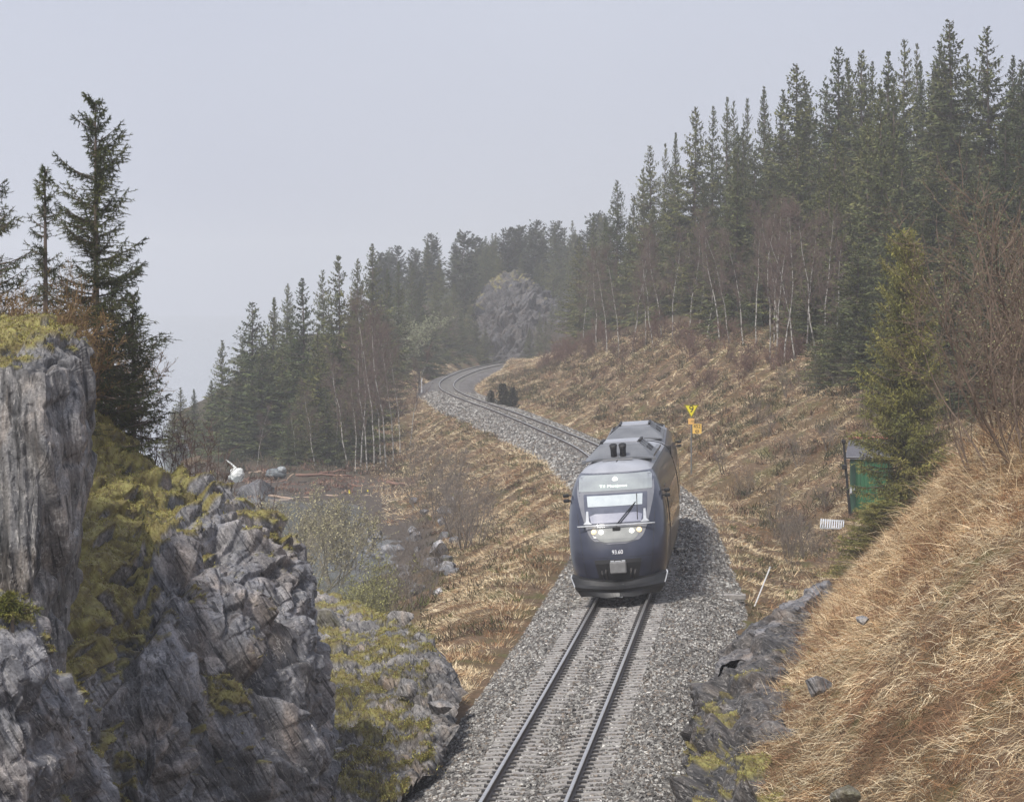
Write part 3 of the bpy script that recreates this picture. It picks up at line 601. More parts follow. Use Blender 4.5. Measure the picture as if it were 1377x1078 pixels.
# ------------------------------------------------------------------ railway track
M_rail = mat('rail_steel', (.10, .07, .055), (.05, .04, .035), 8, .6, metal=.2); M_top = mat('rail_running_band', (.70, .68, .65), (.55, .53, .50), 10, .3, metal=.85)
M_conc = mat('sleeper_concrete', (.37, .35, .33), (.23, .215, .205), 9, .85, bump=.004)
M_clip = mat('fastening_iron', (.045, .04, .038), (.03, .028, .026), 20, .6)
track = thing('railway_track', 'single railway track curving away through the rain mist', 'railway track')
ry = np.concatenate([np.arange(48, 140, 1.0), np.arange(140, 520, 2.5)])
prof = [(-.036, -.012), (-.026, 0), (.026, 0), (.036, -.012), (.034, -.04), (.012, -.055), (.010, -.13), (.07, -.155), (.07, -.170), (-.07, -.170), (-.07, -.155), (-.010, -.13), (-.012, -.055), (-.034, -.04)]
for sgn in (-1, 1):
    V = np.stack([frame(ry, sgn * .752 + a, z) for a, z in prof], 1); k = len(prof); i = np.arange(len(ry) * k).reshape(len(ry), k); j = np.roll(i, -1, 1)
    fq = np.stack([i[:-1], i[1:], j[1:], j[:-1]], -1); mi = np.zeros((len(ry) - 1, k), int); mi[:, 1] = 1; mi[:, 0] = 1; mi[:, 2] = 1
    mk('rail', V.reshape(-1, 3), fq.reshape(-1, 4), [M_rail, M_top], track, midx=mi.ravel())
def sleeper_V(Y):
    V = []; 
    for t, zt in ((-1.3, -.155), (-.5, -.15), (0, -.205), (.5, -.15), (1.3, -.155)):
        for dy, z in ((-.15, -.35), (-.11, zt), (.11, zt), (.15, -.35)): V.append(frame(Y + dy, t, z))
    i = np.arange(20).reshape(5, 4); q = np.stack([i[:-1, :3], i[1:, :3], i[1:, 1:], i[:-1, 1:]], -1).reshape(-1, 4).tolist() + [[0, 1, 2, 3], [19, 18, 17, 16]]
    return np.array(V), np.array(q)
sl_y = 57 + .6 * np.arange(700); sl_y = sl_y[sl_y < 500]; rest = MB(); clips = MB()
for k, Y in enumerate(sl_y):
    V, Q = sleeper_V(Y)
    if k < 100: mk('sleeper', V, Q, M_conc, track)
    else: rest.add(V, Q)
    if Y < 112:
        for t in (-.752 - .12, -.752 + .12, .752 - .12, .752 + .12): clips.box(frame(Y, t, -.14), (.12, .12, .06))
rest.build('sleepers', mat('dusty_concrete', (.20, .19, .18), (.13, .125, .12), 6, .9), track)['kind'] = 'stuff'; clips.build('fastenings', M_clip, track)['kind'] = 'stuff'

# ------------------------------------------------------------------ the diesel railcar
def text_mesh(s, size, ext=.004):
    cu = bpy.data.curves.new('txt', 'FONT'); cu.body = s; cu.size = size; cu.align_x = 'CENTER'; cu.align_y = 'CENTER'; cu.extrude = ext
    o = bpy.data.objects.new('txt', cu); COL.objects.link(o); dg = bpy.context.evaluated_depsgraph_get(); me = bpy.data.meshes.new_from_object(o.evaluated_get(dg))
    V = np.array([v.co[:] for v in me.vertices]); fs = {}
    for p in me.polygons: fs.setdefault(len(p.vertices), []).append(list(p.vertices))
    bpy.data.objects.remove(o); bpy.data.curves.remove(cu); bpy.data.meshes.remove(me)
    return V, [np.array(v) for v in fs.values()]
Y0 = 97.9
def rowbasis(Y, dy=9.):
    o = frame(Y, 0, 0); e = frame(Y + dy * 2, 0, 0); back = e - o; back /= np.linalg.norm(back)
    r = frame(Y + dy, 1, 0) - frame(Y + dy, 0, 0); r -= back * (r @ back); r /= np.linalg.norm(r); return o, r, back, np.cross(r, back)
o1, r1_, b1, u1 = rowbasis(Y0)
MW = np.eye(4); MW[:3, 0] = r1_; MW[:3, 1] = b1; MW[:3, 2] = u1; MW[:3, 3] = o1
train = thing('railcar', 'dark blue diesel railcar with lit headlights coming along the single track', 'train')
train.matrix_world = Matrix(MW.tolist())
o2, r2_, b2, u2 = rowbasis(Y0 + 18.9)
M2 = np.linalg.inv(MW) @ np.block([[np.stack([r2_, b2, u2], 1), o2[:, None]], [np.zeros((1, 3)), np.ones((1, 1))]])
def T2(V): return V @ M2[:3, :3].T + M2[:3, 3]
def rear(V): V = np.asarray(V, float).copy(); V[:, 1] = 18.9 - V[:, 1]; V[:, 0] *= -1; return T2(V)     # the second car is the first turned round
M_navy = mat('navy_paint', (.034, .039, .066), (.020, .024, .042), 1.5, .35, coat=.4, spec=.5, bump=.001, bscale=40)
M_sidetint = mat('side_reflection_tint', (.034, .030, .030), (.018, .018, .028), .8, .35, coat=.4, stretch=(1, .5, 1))  # brownish reflection of the hillside put into the side's base colour
M_roof = mat('wet_roof_paint', (.38, .39, .42), (.27, .28, .31), 1.2, .3, spec=.5, stretch=(1, .4, 1))
M_pod = mat('roof_equipment_grey', (.17, .175, .185), (.11, .115, .125), 1.6, .35)
M_black = mat('matt_black', (.014, .014, .016), (.009, .009, .01), 8, .6)
M_plow = mat('plough_steel', (.020, .020, .020), (.007, .007, .008), 2.5, .45, metal=.1, bump=.004)
M_glass = mat('tinted_glass', (.05, .055, .07), (.035, .04, .055), 1.5, .08, spec=.8, coat=.6)
M_glass2 = mat('cab_glass', (.11, .12, .16), (.06, .065, .09), 2, .10, spec=.8, coat=.6)
M_disp = mat('display_glass', (.34, .37, .37), (.27, .29, .30), 2, .12, spec=.8, coat=.5)
M_blind = mat('sun_blind_cloth', (.50, .55, .57), (.44, .49, .52), 5, .6)
M_silver = mat('pale_trim', (.55, .57, .60), (.45, .47, .5), 6, .4)
M_lampp = mat('lamp_panel_grey', (.30, .31, .30), (.23, .24, .235), 3, .55)
M_white = mat('white_lettering', (.85, .85, .87), (.8, .8, .82), 5, .5)
M_cover = mat('coupler_cover_grey', (.23, .23, .23), (.17, .17, .17), 6, .55)
M_led = emis('display_letters', (.85, 1, .85), .75)
M_h1 = emis('headlight_white', (1, .98, .9), 1.5); M_h2 = emis('headlight_amber', (1, .72, .38), .9)
LV = [(.50, 1.30, .14), (.8, 1.37, .05), (1.1, 1.425, .0), (1.45, 1.46, .05), (1.8, 1.47, .17), (2.15, 1.465, .36), (2.5, 1.445, .60), (2.85, 1.40, .88), (3.15, 1.33, 1.16), (3.4, 1.24, 1.46), (3.58, 1.13, 1.78), (3.72, .93, 2.15), (3.80, .62, 2.55), (3.84, .28, 2.9), (3.85, .02, 3.1)]
LZ, LW, LF = (np.array(v) for v in zip(*LV)); LW = LW * .97; NE, DE = 2.7, 1.25
def bw(z): return np.interp(z, LZ, LW)
def front_y(x, z):
    a = np.interp(z, LZ, LW); q = np.clip(np.abs(x) / a, 0, .999); return np.interp(z, LZ, LF) + DE * (1 - (1 - q ** NE) ** (1 / NE))
zz = np.interp(np.linspace(0, 1, 46), np.linspace(0, 1, len(LZ)), LZ)
def car_body():
    th = np.linspace(0, np.pi / 2, 16); ys = np.linspace(.08, 1, 12); rows = []
    for z in zz:
        a, f = np.interp(z, LZ, LW), np.interp(z, LZ, LF)
        x = a * np.sin(th) ** (2 / NE); y = f + DE * (1 - np.cos(th) ** (2 / NE)); x = np.r_[x, np.full(12, a)]; y = np.r_[y, y[-1] + (18.6 - y[-1]) * ys]
        rows.append(np.stack([np.r_[-x[::-1], x[1:]], np.r_[y[::-1], y[1:]], np.full(2 * len(x) - 1, z)], -1))
    V = np.array(rows); nr, nc = V.shape[:2]; fq = grid_faces(nr, nc)[:, ::-1]
    ctr = V.reshape(-1, 3)[fq].mean(1); mi = np.zeros(len(fq), int); mi[(np.abs(ctr[:, 0]) > .93 * np.interp(ctr[:, 2], LZ, LW)) & (ctr[:, 1] > 3.0)] = 1; mi[ctr[:, 2] > 3.60] = 2; mi[ctr[:, 2] < .66] = 3
    return V.reshape(-1, 3), fq, mi
V, fq, mi = car_body()
mk('car_body', V, fq, [M_navy, M_sidetint, M_roof, M_black], train, smooth=True, midx=mi); mk('car_body', rear(V), fq, [M_navy, M_sidetint, M_roof, M_black], train, smooth=True, midx=mi)
def facepanel(name, zs, hw, off, m, parent=train, x0=0.0, nx=17, tf=lambda V: V):
    """panel lying on the curved front: rows of half widths"""
    zr = np.linspace(zs[0], zs[-1], 22); h = np.interp(zr, zs, hw); xs = np.linspace(-1, 1, nx)
    X = x0 + h[:, None] * xs; Z = np.repeat(zr[:, None], nx, 1); Yy = front_y(X, Z) - off
    V = np.stack([X, Yy, Z], -1).reshape(-1, 3); V2 = V + [0, .05, 0]
    i = np.arange(22 * nx).reshape(22, nx); ring = np.r_[i[0], i[1:, -1], i[-1, -2::-1], i[-2:0:-1, 0]]; r2 = np.roll(ring, -1); nn = len(V)
    return mk(name, tf(np.r_[V, V2]), [grid_faces(22, nx)[:, ::-1], np.stack([ring, ring + nn, r2 + nn, r2], -1)], m, parent, smooth=False)
M_sur = mat('surround_glass', (.22, .225, .245), (.16, .165, .185), 1.5, .15, spec=.6)
ws = facepanel('windscreen_surround', [1.64, 1.67, 1.72, 1.82, 1.95, 2.15, 2.5, 2.9, 3.1, 3.45, 3.56, 3.62], [.24, .48, .62, .74, .82, .89, 1.0, 1.10, 1.13, 1.12, 1.07, .98], .012, M_sur)
dd = facepanel('destination_display', [3.12, 3.16, 3.5, 3.57], [1.06, 1.075, 1.07, 1.0], .022, M_disp)
facepanel('windscreen', [2.22, 2.28, 2.6, 3.02, 3.05], [.74, .82, .91, .93, .91], .022, M_glass2, x0=.0)
facepanel('sun_blind', [2.70, 3.0], [.79, .81], .03, M_blind, x0=-.02)
facepanel('dashboard', [2.24, 2.44, 2.50], [.72, .76, .6], .03, mat('dashboard_grey', (.30, .31, .38), (.22, .23, .3), 3, .4), x0=0)
for s in (-1, 1): facepanel('windscreen_trim', [2.22, 2.25, 2.30, 2.58], [.13, .10, .045, .03], .032, M_silver, x0=s * .83, nx=5)
facepanel('lamp_panel', [1.70, 1.74, 1.85, 2.0, 2.12], [.34, .48, .60, .67, .72], .022, M_lampp)
def disc(x, z, r, off, m, name, par=train):
    a = np.linspace(0, 2 * np.pi, 21)[:-1]; X = x + r * np.cos(a); Z = z + r * np.sin(a); yb = front_y(x, z) - off
    V = np.r_[np.stack([X, np.full(20, yb), Z], -1), np.stack([x + .8 * (X - x), np.full(20, yb - .03), z + .8 * (Z - z)], -1), [[x, yb - .036, z]], np.stack([X, np.full(20, yb + .15), Z], -1)]
    i = np.arange(20); j = (i + 1) % 20
    return mk(name, V, [np.stack([i, j, 20 + j, 20 + i], -1), np.stack([20 + i, 20 + j, i * 0 + 40], -1), np.stack([j, i, 41 + i, 41 + j], -1)], m, par, smooth=True)
for s in (-1, 1):
    disc(s * .655, 2.0, .074, .03, M_h2, 'headlight'); disc(s * .44, 1.985, .07, .03, M_h1, 'headlight')
disc(0, 3.42, .075, .03, M_h1, 'top_headlight')
mb = MB(); mb.box((0, front_y(0, 2.06) - .03, 2.06), (.22, .06, .10)); mb.build('camera_housing', M_black, train)
mb = MB(); xs = np.linspace(-1.12, 1.12, 15); yb = min(front_y(1.0, 2.17), front_y(0, 2.17) + .2); mb.tube(np.stack([xs, front_y(0, 2.17) - .10 + .10 * xs ** 2, np.full(15, 2.17)], -1), .022)
for s in (-.95, 0, .95): mb.tube([(s, front_y(0, 2.17) - .10 + .10 * s * s, 2.17), (s, float(front_y(s, 2.15)) + .02, 2.15)], .02, 6)
mb.build('front_handrail', M_silver, train, smooth=True)
mb = MB()
for dx in (0, .07): mb.tube([(.02 + dx, front_y(.1, 2.2) - .06, 2.2), (.30 + dx, front_y(.3, 2.5) - .06, 2.5), (.58, front_y(.6, 2.78) - .05, 2.78)], .011, 6)
mb.tube([(.62, front_y(.62, 2.3) - .05, 2.3), (.62, front_y(.62, 3.0) - .05, 3.0)], .012, 6); mb.build('wiper', M_black, train)
def flat_text(s, size, x, z, yb, tilt, m, name, par, wx=None):
    V, fs = text_mesh(s, size)
    if wx: V[:, 0] *= wx / (V[:, 0].max() - V[:, 0].min())
    ct, st = math.cos(tilt), math.sin(tilt); Q = np.stack([V[:, 0] + x, yb + V[:, 1] * st - V[:, 2] * ct, z + V[:, 1] * ct], -1)
    return mk(name, Q, fs, m, par)
ty = float(front_y(0, 3.25)); flat_text('Til Mosjøen', .15, -.05, 3.25, ty - .035, math.atan2(.30, .25), M_led, 'destination_text', dd, wx=.80)
flat_text('93.60', .17, .0, 1.41, float(front_y(0, 1.41)) - .012, .32, M_white, 'running_number', train, wx=.31)
facepanel('coupler_recess', [.62, .66, 1.18, 1.21], [.50, .56, .68, .67], .014, M_black)
mb = MB(); mb.box((.0, front_y(0, .98) - .10, .98), (.47, .26, .34), bev=.03); cc = mb.build('coupler_cover', M_cover, train)
mb = MB(); [mb.box((x, front_y(0, 1.15) - .1, 1.165), (.10, .2, .03)) for x in (-.16, 0.16)]; mb.box((0, front_y(0, 1.15) - .1, 1.16), (.16, .2, .02)); mb.build('clamp', M_silver, cc)
mb = MB()
for s in (-1, 1): mb.tube([(s * .36, .1, .95), (s * .36, -.08, .86), (s * .33, -.02, .66)], .03, 8); mb.tube([(s * .48, .1, .92), (s * .47, -.05, .82), (s * .44, .05, .64)], .025, 8)
mb.build('brake_hose', M_clip, train, smooth=True)
for s in (-1, 1):
    zq = np.linspace(.70, 2.5, 14); xq = s * np.interp(zq, [.7, 1.3, 2.5], [.92, 1.0, 1.12]); mb = MB(); mb.tube(np.stack([xq, front_y(xq, zq) - .002, zq], -1), .007, 5); mb.build('panel_seam', M_black, train)
zq = np.linspace(-1.25, 1.25, 21); mb = MB(); mb.tube(np.stack([zq, front_y(zq, np.full(21, 1.27)) - .002, np.full(21, 1.27)], -1), .006, 5); mb.build('panel_seam', M_black, train)
# V-shaped snow plough
us = np.linspace(-1, 1, 33); rws = []
for z0, z1, y, hw in ((.60, .80, .28, 1.34), (.55, .74, .10, 1.40), (.45, .56, -.02, 1.38), (.385, .46, -.16, 1.30), (.30, .36, -.06, 1.27), (.15, .20, -.14, 1.13), (.13, .18, -.06, 1.12)):
    a = np.abs(us); rws.append(np.stack([us * hw, y - .22 * (1 - a) + .42 * a ** 3, z0 + (z1 - z0) * a ** 1.4 + (.02 * np.cos(us * 9) if z0 < .2 else 0)], -1))
V = np.array(rws); mk('snow_plough', V.reshape(-1, 3), grid_faces(*V.shape[:2]), M_plow, train, smooth=False)
mb = MB(); mb.tube([(.1, -.16, .50), (.30, -.12, .40)], .012, 6); mb.tube([(-.08, -.32, .16), (.08, -.33, .15)], .014, 6)
for s in (-1, 1): mb.tube([(s * 1.37, .38, .80), (s * 1.39, .30, .74), (s * 1.30, .26, .46)], .02, 6)
mb.build('plough_stay', M_silver, train)
mb = MB(); mb.box((0, 1.0, .45), (2.2, 1.5, .3)); mb.build('front_apron', M_black, train)
# roof equipment
def pod(tf, y0, y1, hw, top, h, name):
    mb = MB(); z0 = 3.80; pr = [(-hw, z0), (-hw, z0 + .06), (-top, z0 + h), (top, z0 + h), (hw, z0 + .06), (hw, z0)]; m_ = len(pr)
    rowsp = []
    for y, k in ((y0, 0), (y0, .18), (y0 + .95, 1), (y1 - .8, 1), (y1, .18), (y1, 0)):
        rowsp.append([(x, y, z0 + (z - z0) * (k if k < 1 else 1)) for x, z in pr])
    V = np.array(rowsp); i = np.arange(V.shape[0] * m_).reshape(V.shape[0], m_); mb.add(V.reshape(-1, 3), grid_faces(V.shape[0], m_)[:, ::-1].tolist() + [[i[0, 0], i[0, 1], i[0, 4], i[0, 5]][::-1], [i[0, 1], i[0, 2], i[0, 3], i[0, 4]][::-1]])
    mb.V[-1] = tf(mb.V[-1]); p = mb.build(name, M_pod, train)
    mb = MB(); mb.box((0, (y0 + y1) / 2 + .2, z0 + h + .02), (top * 1.7, (y1 - y0) * .45, .05)); mb.V[-1] = tf(mb.V[-1]); mb.build('hatch', M_roof, p)
    for s in (-1, 1):
        mb = MB(); mb.box((s * top * .95, (y0 + y1) / 2 + .2, z0 + h + .045), (.07, (y1 - y0) * .42, .06)); mb.V[-1] = tf(mb.V[-1]); mb.build('hatch_bar', M_black, p)
    for s in (-1, 1):
        for q in (.42, .68):
            mb = MB(); xx = s * (hw * .58 + top * .42); mb.box((xx, y0 + (y1 - y0) * q, z0 + h * .50), (.20, (y1 - y0) * .17, .03), rot=rotm('Y', s * math.degrees(math.atan2(h - .06, hw - top)))); mb.V[-1] = tf(mb.V[-1]); mb.build('grille', M_black, p)
    mb = MB()
    for q in (.3, .5, .7):
        for s in (-1, 1): mb.tube([(s * hw * .95, y0 + (y1 - y0) * q, z0 + .09), (s * top, y0 + (y1 - y0) * q - .3, z0 + h + .005)], .014, 5)
    mb.V = [tf(v) for v in mb.V]; mb.build('seam', M_black, p)
    return p
ident = lambda V: np.asarray(V, float)
p1_ = pod(ident, 5.4, 11.2, 1.03, .62, .44, 'roof_pod')
pod(T2, 1.2, 9.0, 1.0, .55, .42, 'roof_pod'); pod(rear, 5.4, 9.6, 1.0, .6, .18, 'roof_pod')
for s in (-.15, .13):
    mb = MB(); mb.tube([(s, 5.55, 3.86), (s, 5.5, 4.12), (s, 5.42, 4.26)], [.095, .095, .12], 12); mb.build('exhaust_pipe', M_black, train, smooth=True)
mb = MB(); mb.box((0, 4.4, 3.87), (.9, .35, .03)); mb.tube([(.02, 4.5, 3.86), (.02, 4.5, 4.02)], .015, 6); mb.build('roof_aerial', M_cover, train)
mb = MB()
for s in (-1, 1):
    mb.box((s * 1.06, 5.3, 3.80), (.12, .25, .1)); mb.box((s * .98, 12.5, 3.83), (.14, 3.2, .08))
mb.build('roof_gutter_box', M_pod, train)
for s in (-1, 1):
    for tf in (ident, rear):
        for dz in (0, .15):
            mb = MB(); mb.box((s * 1.48, 1.95, 2.86 + dz), (.17, .15, .10), bev=.03); mb.box((s * 1.38, 2.0, 2.86 + dz), (.1, .05, .04)); mb.V = [tf(v) for v in mb.V]; mb.build('mirror_camera', M_black, train)
mb = MB(); mb.box((0, .75, 0), (.1, .1, .1)); 
# gangway bellows, windows, doors, running gear
mb = MB()
for q in range(7): mb.box((0, 18.62 + q * .07, 2.1), (2.5 - .12 * (q % 2), .06, 3.0 - .1 * (q % 2)), bev=.02)
mb.build('gangway_bellows', M_black, train)
def sidestrip(tf, s, y0, y1, z0, z1, m, name, off=.008):
    zs = np.linspace(z0, z1, 8); V = []
    for y in (y0, y1):
        for z in zs: V.append((s * (bw(z) + off), y, z))
    for y in (y0, y1):
        for z in zs: V.append((s * (bw(z) - .05), y, z))
    i = np.arange(16).reshape(2, 8); f = grid_faces(2, 8); f = f if s > 0 else f[:, ::-1]
    return mk(name, tf(np.array(V)), [f, f[:, ::-1] + 16, np.array([[i[0, -1], i[1, -1], i[1, -1] + 16, i[0, -1] + 16], [i[0, 0], i[0, 0] + 16, i[1, 0] + 16, i[1, 0]]])], m, train)
for tf in (ident, rear):
    for s in (-1, 1):
        sidestrip(tf, s, 3.2, 4.2, 1.9, 2.75, M_glass, 'cab_window')
        sidestrip(tf, s, 5.0, 6.2, .65, 3.0, M_navy, 'door', .014); sidestrip(tf, s, 5.15, 6.05, 1.7, 2.8, M_glass, 'door_window', .022)
        for q in range(7): sidestrip(tf, s, 6.7 + q * 1.62, 8.15 + q * 1.62, 1.75, 2.72, M_glass, 'window')
def bogie(tf, y, name='bogie'):
    mb = MB(); mb.box((0, y, .55), (1.9, 2.6, .25), bev=.05)
    for s in (-1, 1): mb.box((s * 1.0, y, .48), (.14, 3.0, .22), bev=.04)
    mb.V = [tf(v) for v in mb.V]; bg_ = mb.build(name, M_black, train)
    for dy in (-.95, .95):
        for s in (-1, 1):
            mb = MB(); a = np.linspace(0, 2 * np.pi, 25)[:-1]; mb.prism(np.stack([y + dy + .385 * np.cos(a), .385 + .385 * np.sin(a)], -1), 0, s * .68, s * .82); mb.V = [tf(v) for v in mb.V]; mb.build('wheel', M_rail, bg_)
bogie(ident, 3.2); bogie(ident, 18.9); bogie(rear, 3.2)
mb = MB()
for y in (6.5, 9.5, 12.5, 15.2): mb.box((0, y, .62), (2.3, 2.2, .5), bev=.05)
mb.build('underfloor_tank', M_black, train)
mb = MB()
for s in (-1, 1): mb.box((s * 1.5, 6.0, .95), (.10, .12, .16), bev=.02); mb.box((s * 1.48, 9.5, .62), (.10, .3, .14), bev=.02)
mb.build('step_lamp', M_black, train)

# ------------------------------------------------------------------ lineside things
def gz(x, y): return float(H(x, y)[0])
M_yel = mat('sign_yellow', (.85, .72, .03), (.78, .66, .03), 4, .5); M_org = mat('sign_orange', (.85, .50, .16), (.78, .45, .14), 4, .5); M_org2 = mat('sign_amber', (.86, .56, .14), (.8, .5, .12), 4, .5)
M_ink = mat('sign_ink', (.03, .022, .01), (.03, .022, .01), 4, .6); M_galv = mat('galvanised_post', (.26, .27, .27), (.19, .2, .2), 8, .5, metal=.5)
sx_, sy_ = 9.25, 176.0; sz_ = gz(sx_, sy_)
sign = thing('speed_sign', 'yellow triangular speed sign over two orange plates on a thin post', 'sign', (sx_, sy_, sz_))
zt = CAMZ - (544 - HY) * sy_ / F - sz_
mb = MB(); mb.tube([(0, .06, -.3), (0, .06, zt)], .035, 8); mb.build('post', M_galv, sign)
def tri(h, w, zc, y): return [(-w / 2, zc), (w / 2, zc), (0, zc - h)]
mb = MB(); mb.prism(tri(.72, .80, zt, 0), 1, .0, .02); tp = mb.build('warning_triangle', mat('sign_border', (.22, .19, .02), (.2, .17, .02), 4, .6), sign)
mb = MB(); mb.prism([(-.30, zt - .055), (.30, zt - .055), (0, zt - .60)], 1, -.012, -.002); mb.build('yellow_face', M_yel, tp)
def stext(s, size, x, z, y, par, wx=None):
    V, fs = text_mesh(s, size, .003)
    if wx: V[:, 0] *= wx / (V[:, 0].max() - V[:, 0].min())
    mk('lettering', np.stack([V[:, 0] + x, y - V[:, 2], V[:, 1] + z], -1), fs, M_ink, par)
stext('9', .52, 0, zt - .24, -.018, tp)
mb = MB(); mb.box((-.01, 0, zt - .86), (.31, .02, .31)); q = mb.build('distance_plate', M_org, sign); stext('-10', .17, .02, zt - .86, -.016, q, .2)
mb = MB(); mb.box((.29, 0, zt - 1.24), (.46, .02, .50)); q = mb.build('location_plate', M_org2, sign); stext('452', .26, .29, zt - 1.12, -.016, q, .36)
a = np.linspace(0, 2 * np.pi, 25); mb = MB(); mb.tube(np.stack([.29 + .085 * np.cos(a), np.full(25, -.016), zt - 1.36 + .07 * np.sin(a)], -1), .014, 6); mb.build('ring_mark', M_ink, q)

M_green = mat('green_boards', (.028, .135, .06), (.02, .10, .042), 3, .6, stretch=(1, 1, .2)); M_greend = mat('dark_green_boards', (.02, .07, .045), (.016, .055, .035), 3, .6)
M_slate = mat('grey_roof_felt', (.10, .10, .115), (.08, .08, .095), 6, .7); M_red = mat('red_ridge_cap', (.45, .12, .09), (.38, .1, .08), 6, .6); M_fascia = mat('pale_fascia', (.5, .5, .5), (.4, .4, .4), 5, .6)
hx, hy = (1143 - CX) * 140 / F, 140.0; hz0 = CAMZ - (690 - HY) * hy / F
shed = thing('green_shed', 'narrow green board shed with grey felt roof, half behind a spruce', 'shed', (hx, hy, hz0), RAD(-14))
W_, D_, H_ = 1.55, 1.6, 2.35
mb = MB(); mb.box((W_ / 2, D_ / 2, H_ / 2 - .25), (W_, D_, H_ + .5), bev=.01)
for k in range(10): mb.box((.075 + k * .15, -.006, H_ / 2), (.11, .03, H_), bev=.008)
mb.build('wall', M_green, shed)
mb = MB(); mb.box((.12, -.03, H_ / 2), (.22, .03, H_ - .05)); mb.build('corner_boards', M_greend, shed)
mb = MB(); rz_ = math.degrees(math.atan2(.62, 1.0)); mb.box((W_ / 2, .42, H_ + .28), (W_ + .36, 1.35, .05), rot=rotm('X', rz_)); mb.box((W_ / 2, 1.46, H_ + .28), (W_ + .36, 1.35, .05), rot=rotm('X', -rz_)); rf = mb.build('roof', M_slate, shed)
mb = MB(); mb.box((W_ / 2, -.12, H_ - .07), (W_ + .36, .03, .09)); mb.build('fascia', M_fascia, rf)
mb = MB(); mb.tube([(-.18, .94, H_ + .70), (W_ + .18, .94, H_ + .70)], .06, 8); mb.build('ridge_cap', M_red, rf)
mb = MB(); mb.prism([(0, H_), (D_, H_), (D_ / 2, H_ + .53)], 0, .02, W_ - .02); mb.build('gable', M_greend, shed)
mb = MB(); mb.box((.05, -.06, .95), (.09, .05, .30)); mb.box((.20, -.06, 1.0), (.1, .04, .08)); mb.build('door_latch', M_silver, shed)
pp = P(1139, 692, 139.2)
po = thing('utility_pole', 'thin black leaning pole in front of the green shed', 'pole', pp)
mb = MB(); mb.tube([(.15, 0, -.3), (-.14, 0, 2.95)], [.06, .05], 10); mb.build('pole_shaft', M_black, po); mb = MB(); mb.box((-.14, 0, 2.98), (.18, .18, .16), bev=.03); mb.box((-.11, -.05, 1.95), (.22, .14, .2), bev=.03); mb.build('junction_box', M_black, po)
pc = P(1119, 700, 137.2)
pal = thing('slatted_pallet', 'small white slatted pallet lying in the gully by the shed', 'pallet', (pc[0], pc[1], gz(pc[0], pc[1]) + .12), RAD(-8))
for k in range(11): mb = MB(); mb.box((-.45 + k * .09, 0, .20 - k * .006), (.05, .62, .025), rot=rotm('X', 32)); mb.build('slat', M_silver, pal)
mb = MB(); mb.box((0, -.24, .02), (.95, .05, .05)); mb.box((0, .22, .30), (.95, .05, .05)); mb.build('runner', M_silver, pal)
ps = P(1014, 808, 104.5)
st = thing('marker_stake', 'slim white leaning stake beside the ballast', 'stake', ps)
mb = MB(); mb.tube([(0, 0, -.2), (.50, 0, 1.05)], .024, 8); mb.build('stake_rod', M_white, st); mb = MB(); mb.tube([(.48, 0, 1.0), (.505, 0, 1.06)], .03, 8); mb.build('cap', M_silver, st)
cs = P(982, 805, 104.3)
sl2 = thing('cable_trough_cover', 'flat grey concrete cover slab lying on the ballast shoulder', 'concrete slab', (cs[0], cs[1], cs[2] + .02), RAD(-3))
mb = MB(); mb.box((0, 0, .05), (.95, .45, .16), bev=.02); mb.build('slab', M_conc, sl2); mb = MB(); [mb.box((x, 0, .135), (.14, .04, .02)) for x in (-.25, .25)]; mb.build('lifting_loop', M_clip, sl2)
for px, top, bot, mm, lb, r in ((563.5, 501, 527, M_clip, 'dark slim lineside post at the outside of the bend', .07), (567, 509, 524, M_white, 'short white lineside post at the outside of the bend', .07)):
    b_ = P(px, bot, 338); o_ = thing('lineside_post', lb, 'post', (b_[0], b_[1], b_[2])); h_ = (bot - top) * 338 / F
    mb = MB(); mb.tube([(0, 0, -.4), (0, 0, h_)], r, 8); mb.build('post_shaft', mm, o_); mb = MB(); mb.box((0, 0, h_), (r * 2.8, r * 2.8, .12)); mb.build('post_head', mm, o_)

# ------------------------------------------------------------------ things washed up on the shore
M_sack = mat('white_plastic_sack', (.80, .82, .79), (.62, .64, .62), 6, .5, bump=.05, bscale=5); M_tarp = mat('grey_tarpaulin', (.17, .19, .2), (.06, .07, .08), 3, .4, bump=.05)
M_log = mat('bleached_log', (.42, .31, .23), (.27, .19, .14), 7, .85, stretch=(1, .2, 1), bump=.01); M_log2 = mat('reddish_log', (.25, .14, .10), (.17, .1, .075), 7, .85)
def lump(seed, sx, sy, sz, n=26):
    th = np.linspace(.02, np.pi - .02, n); ph = np.linspace(0, 2 * np.pi, 2 * n + 1)[:-1]; V = np.array([(math.sin(a) * math.cos(b), math.sin(a) * math.sin(b), math.cos(a)) for a in th for b in ph])
    V = V * (1 + .22 * fbm(V * 1.6 + seed, 2) - .10 * np.abs(fbm(V * 3.5 + seed * 2, 3)))[:, None]; i = np.arange(2 * n * n).reshape(n, 2 * n); j = np.roll(i, -1, 1)
    return V * (sx, sy, sz), np.stack([i[:-1], i[1:], j[1:], j[:-1]], -1).reshape(-1, 4)
b_ = P(318.5, 647, 226); o_ = thing('plastic_sack', 'bulging white plastic sack lying on the shore rock', 'sack', b_)
V, q = lump(3, .52, .45, .50); mk('sack_body', V + [0, 0, .42], q, M_sack, o_, smooth=True); mb = MB(); mb.tube([(-.05, 0, .85), (-.35, 0, 1.15), (-.75, 0, 1.45)], [.08, .05, .03], 7); mb.build('tied_neck', M_sack, o_)
b_ = P(371, 642, 236); o_ = thing('tarpaulin_heap', 'dark grey tarpaulin bundled at the edge of the wood', 'tarpaulin', b_)
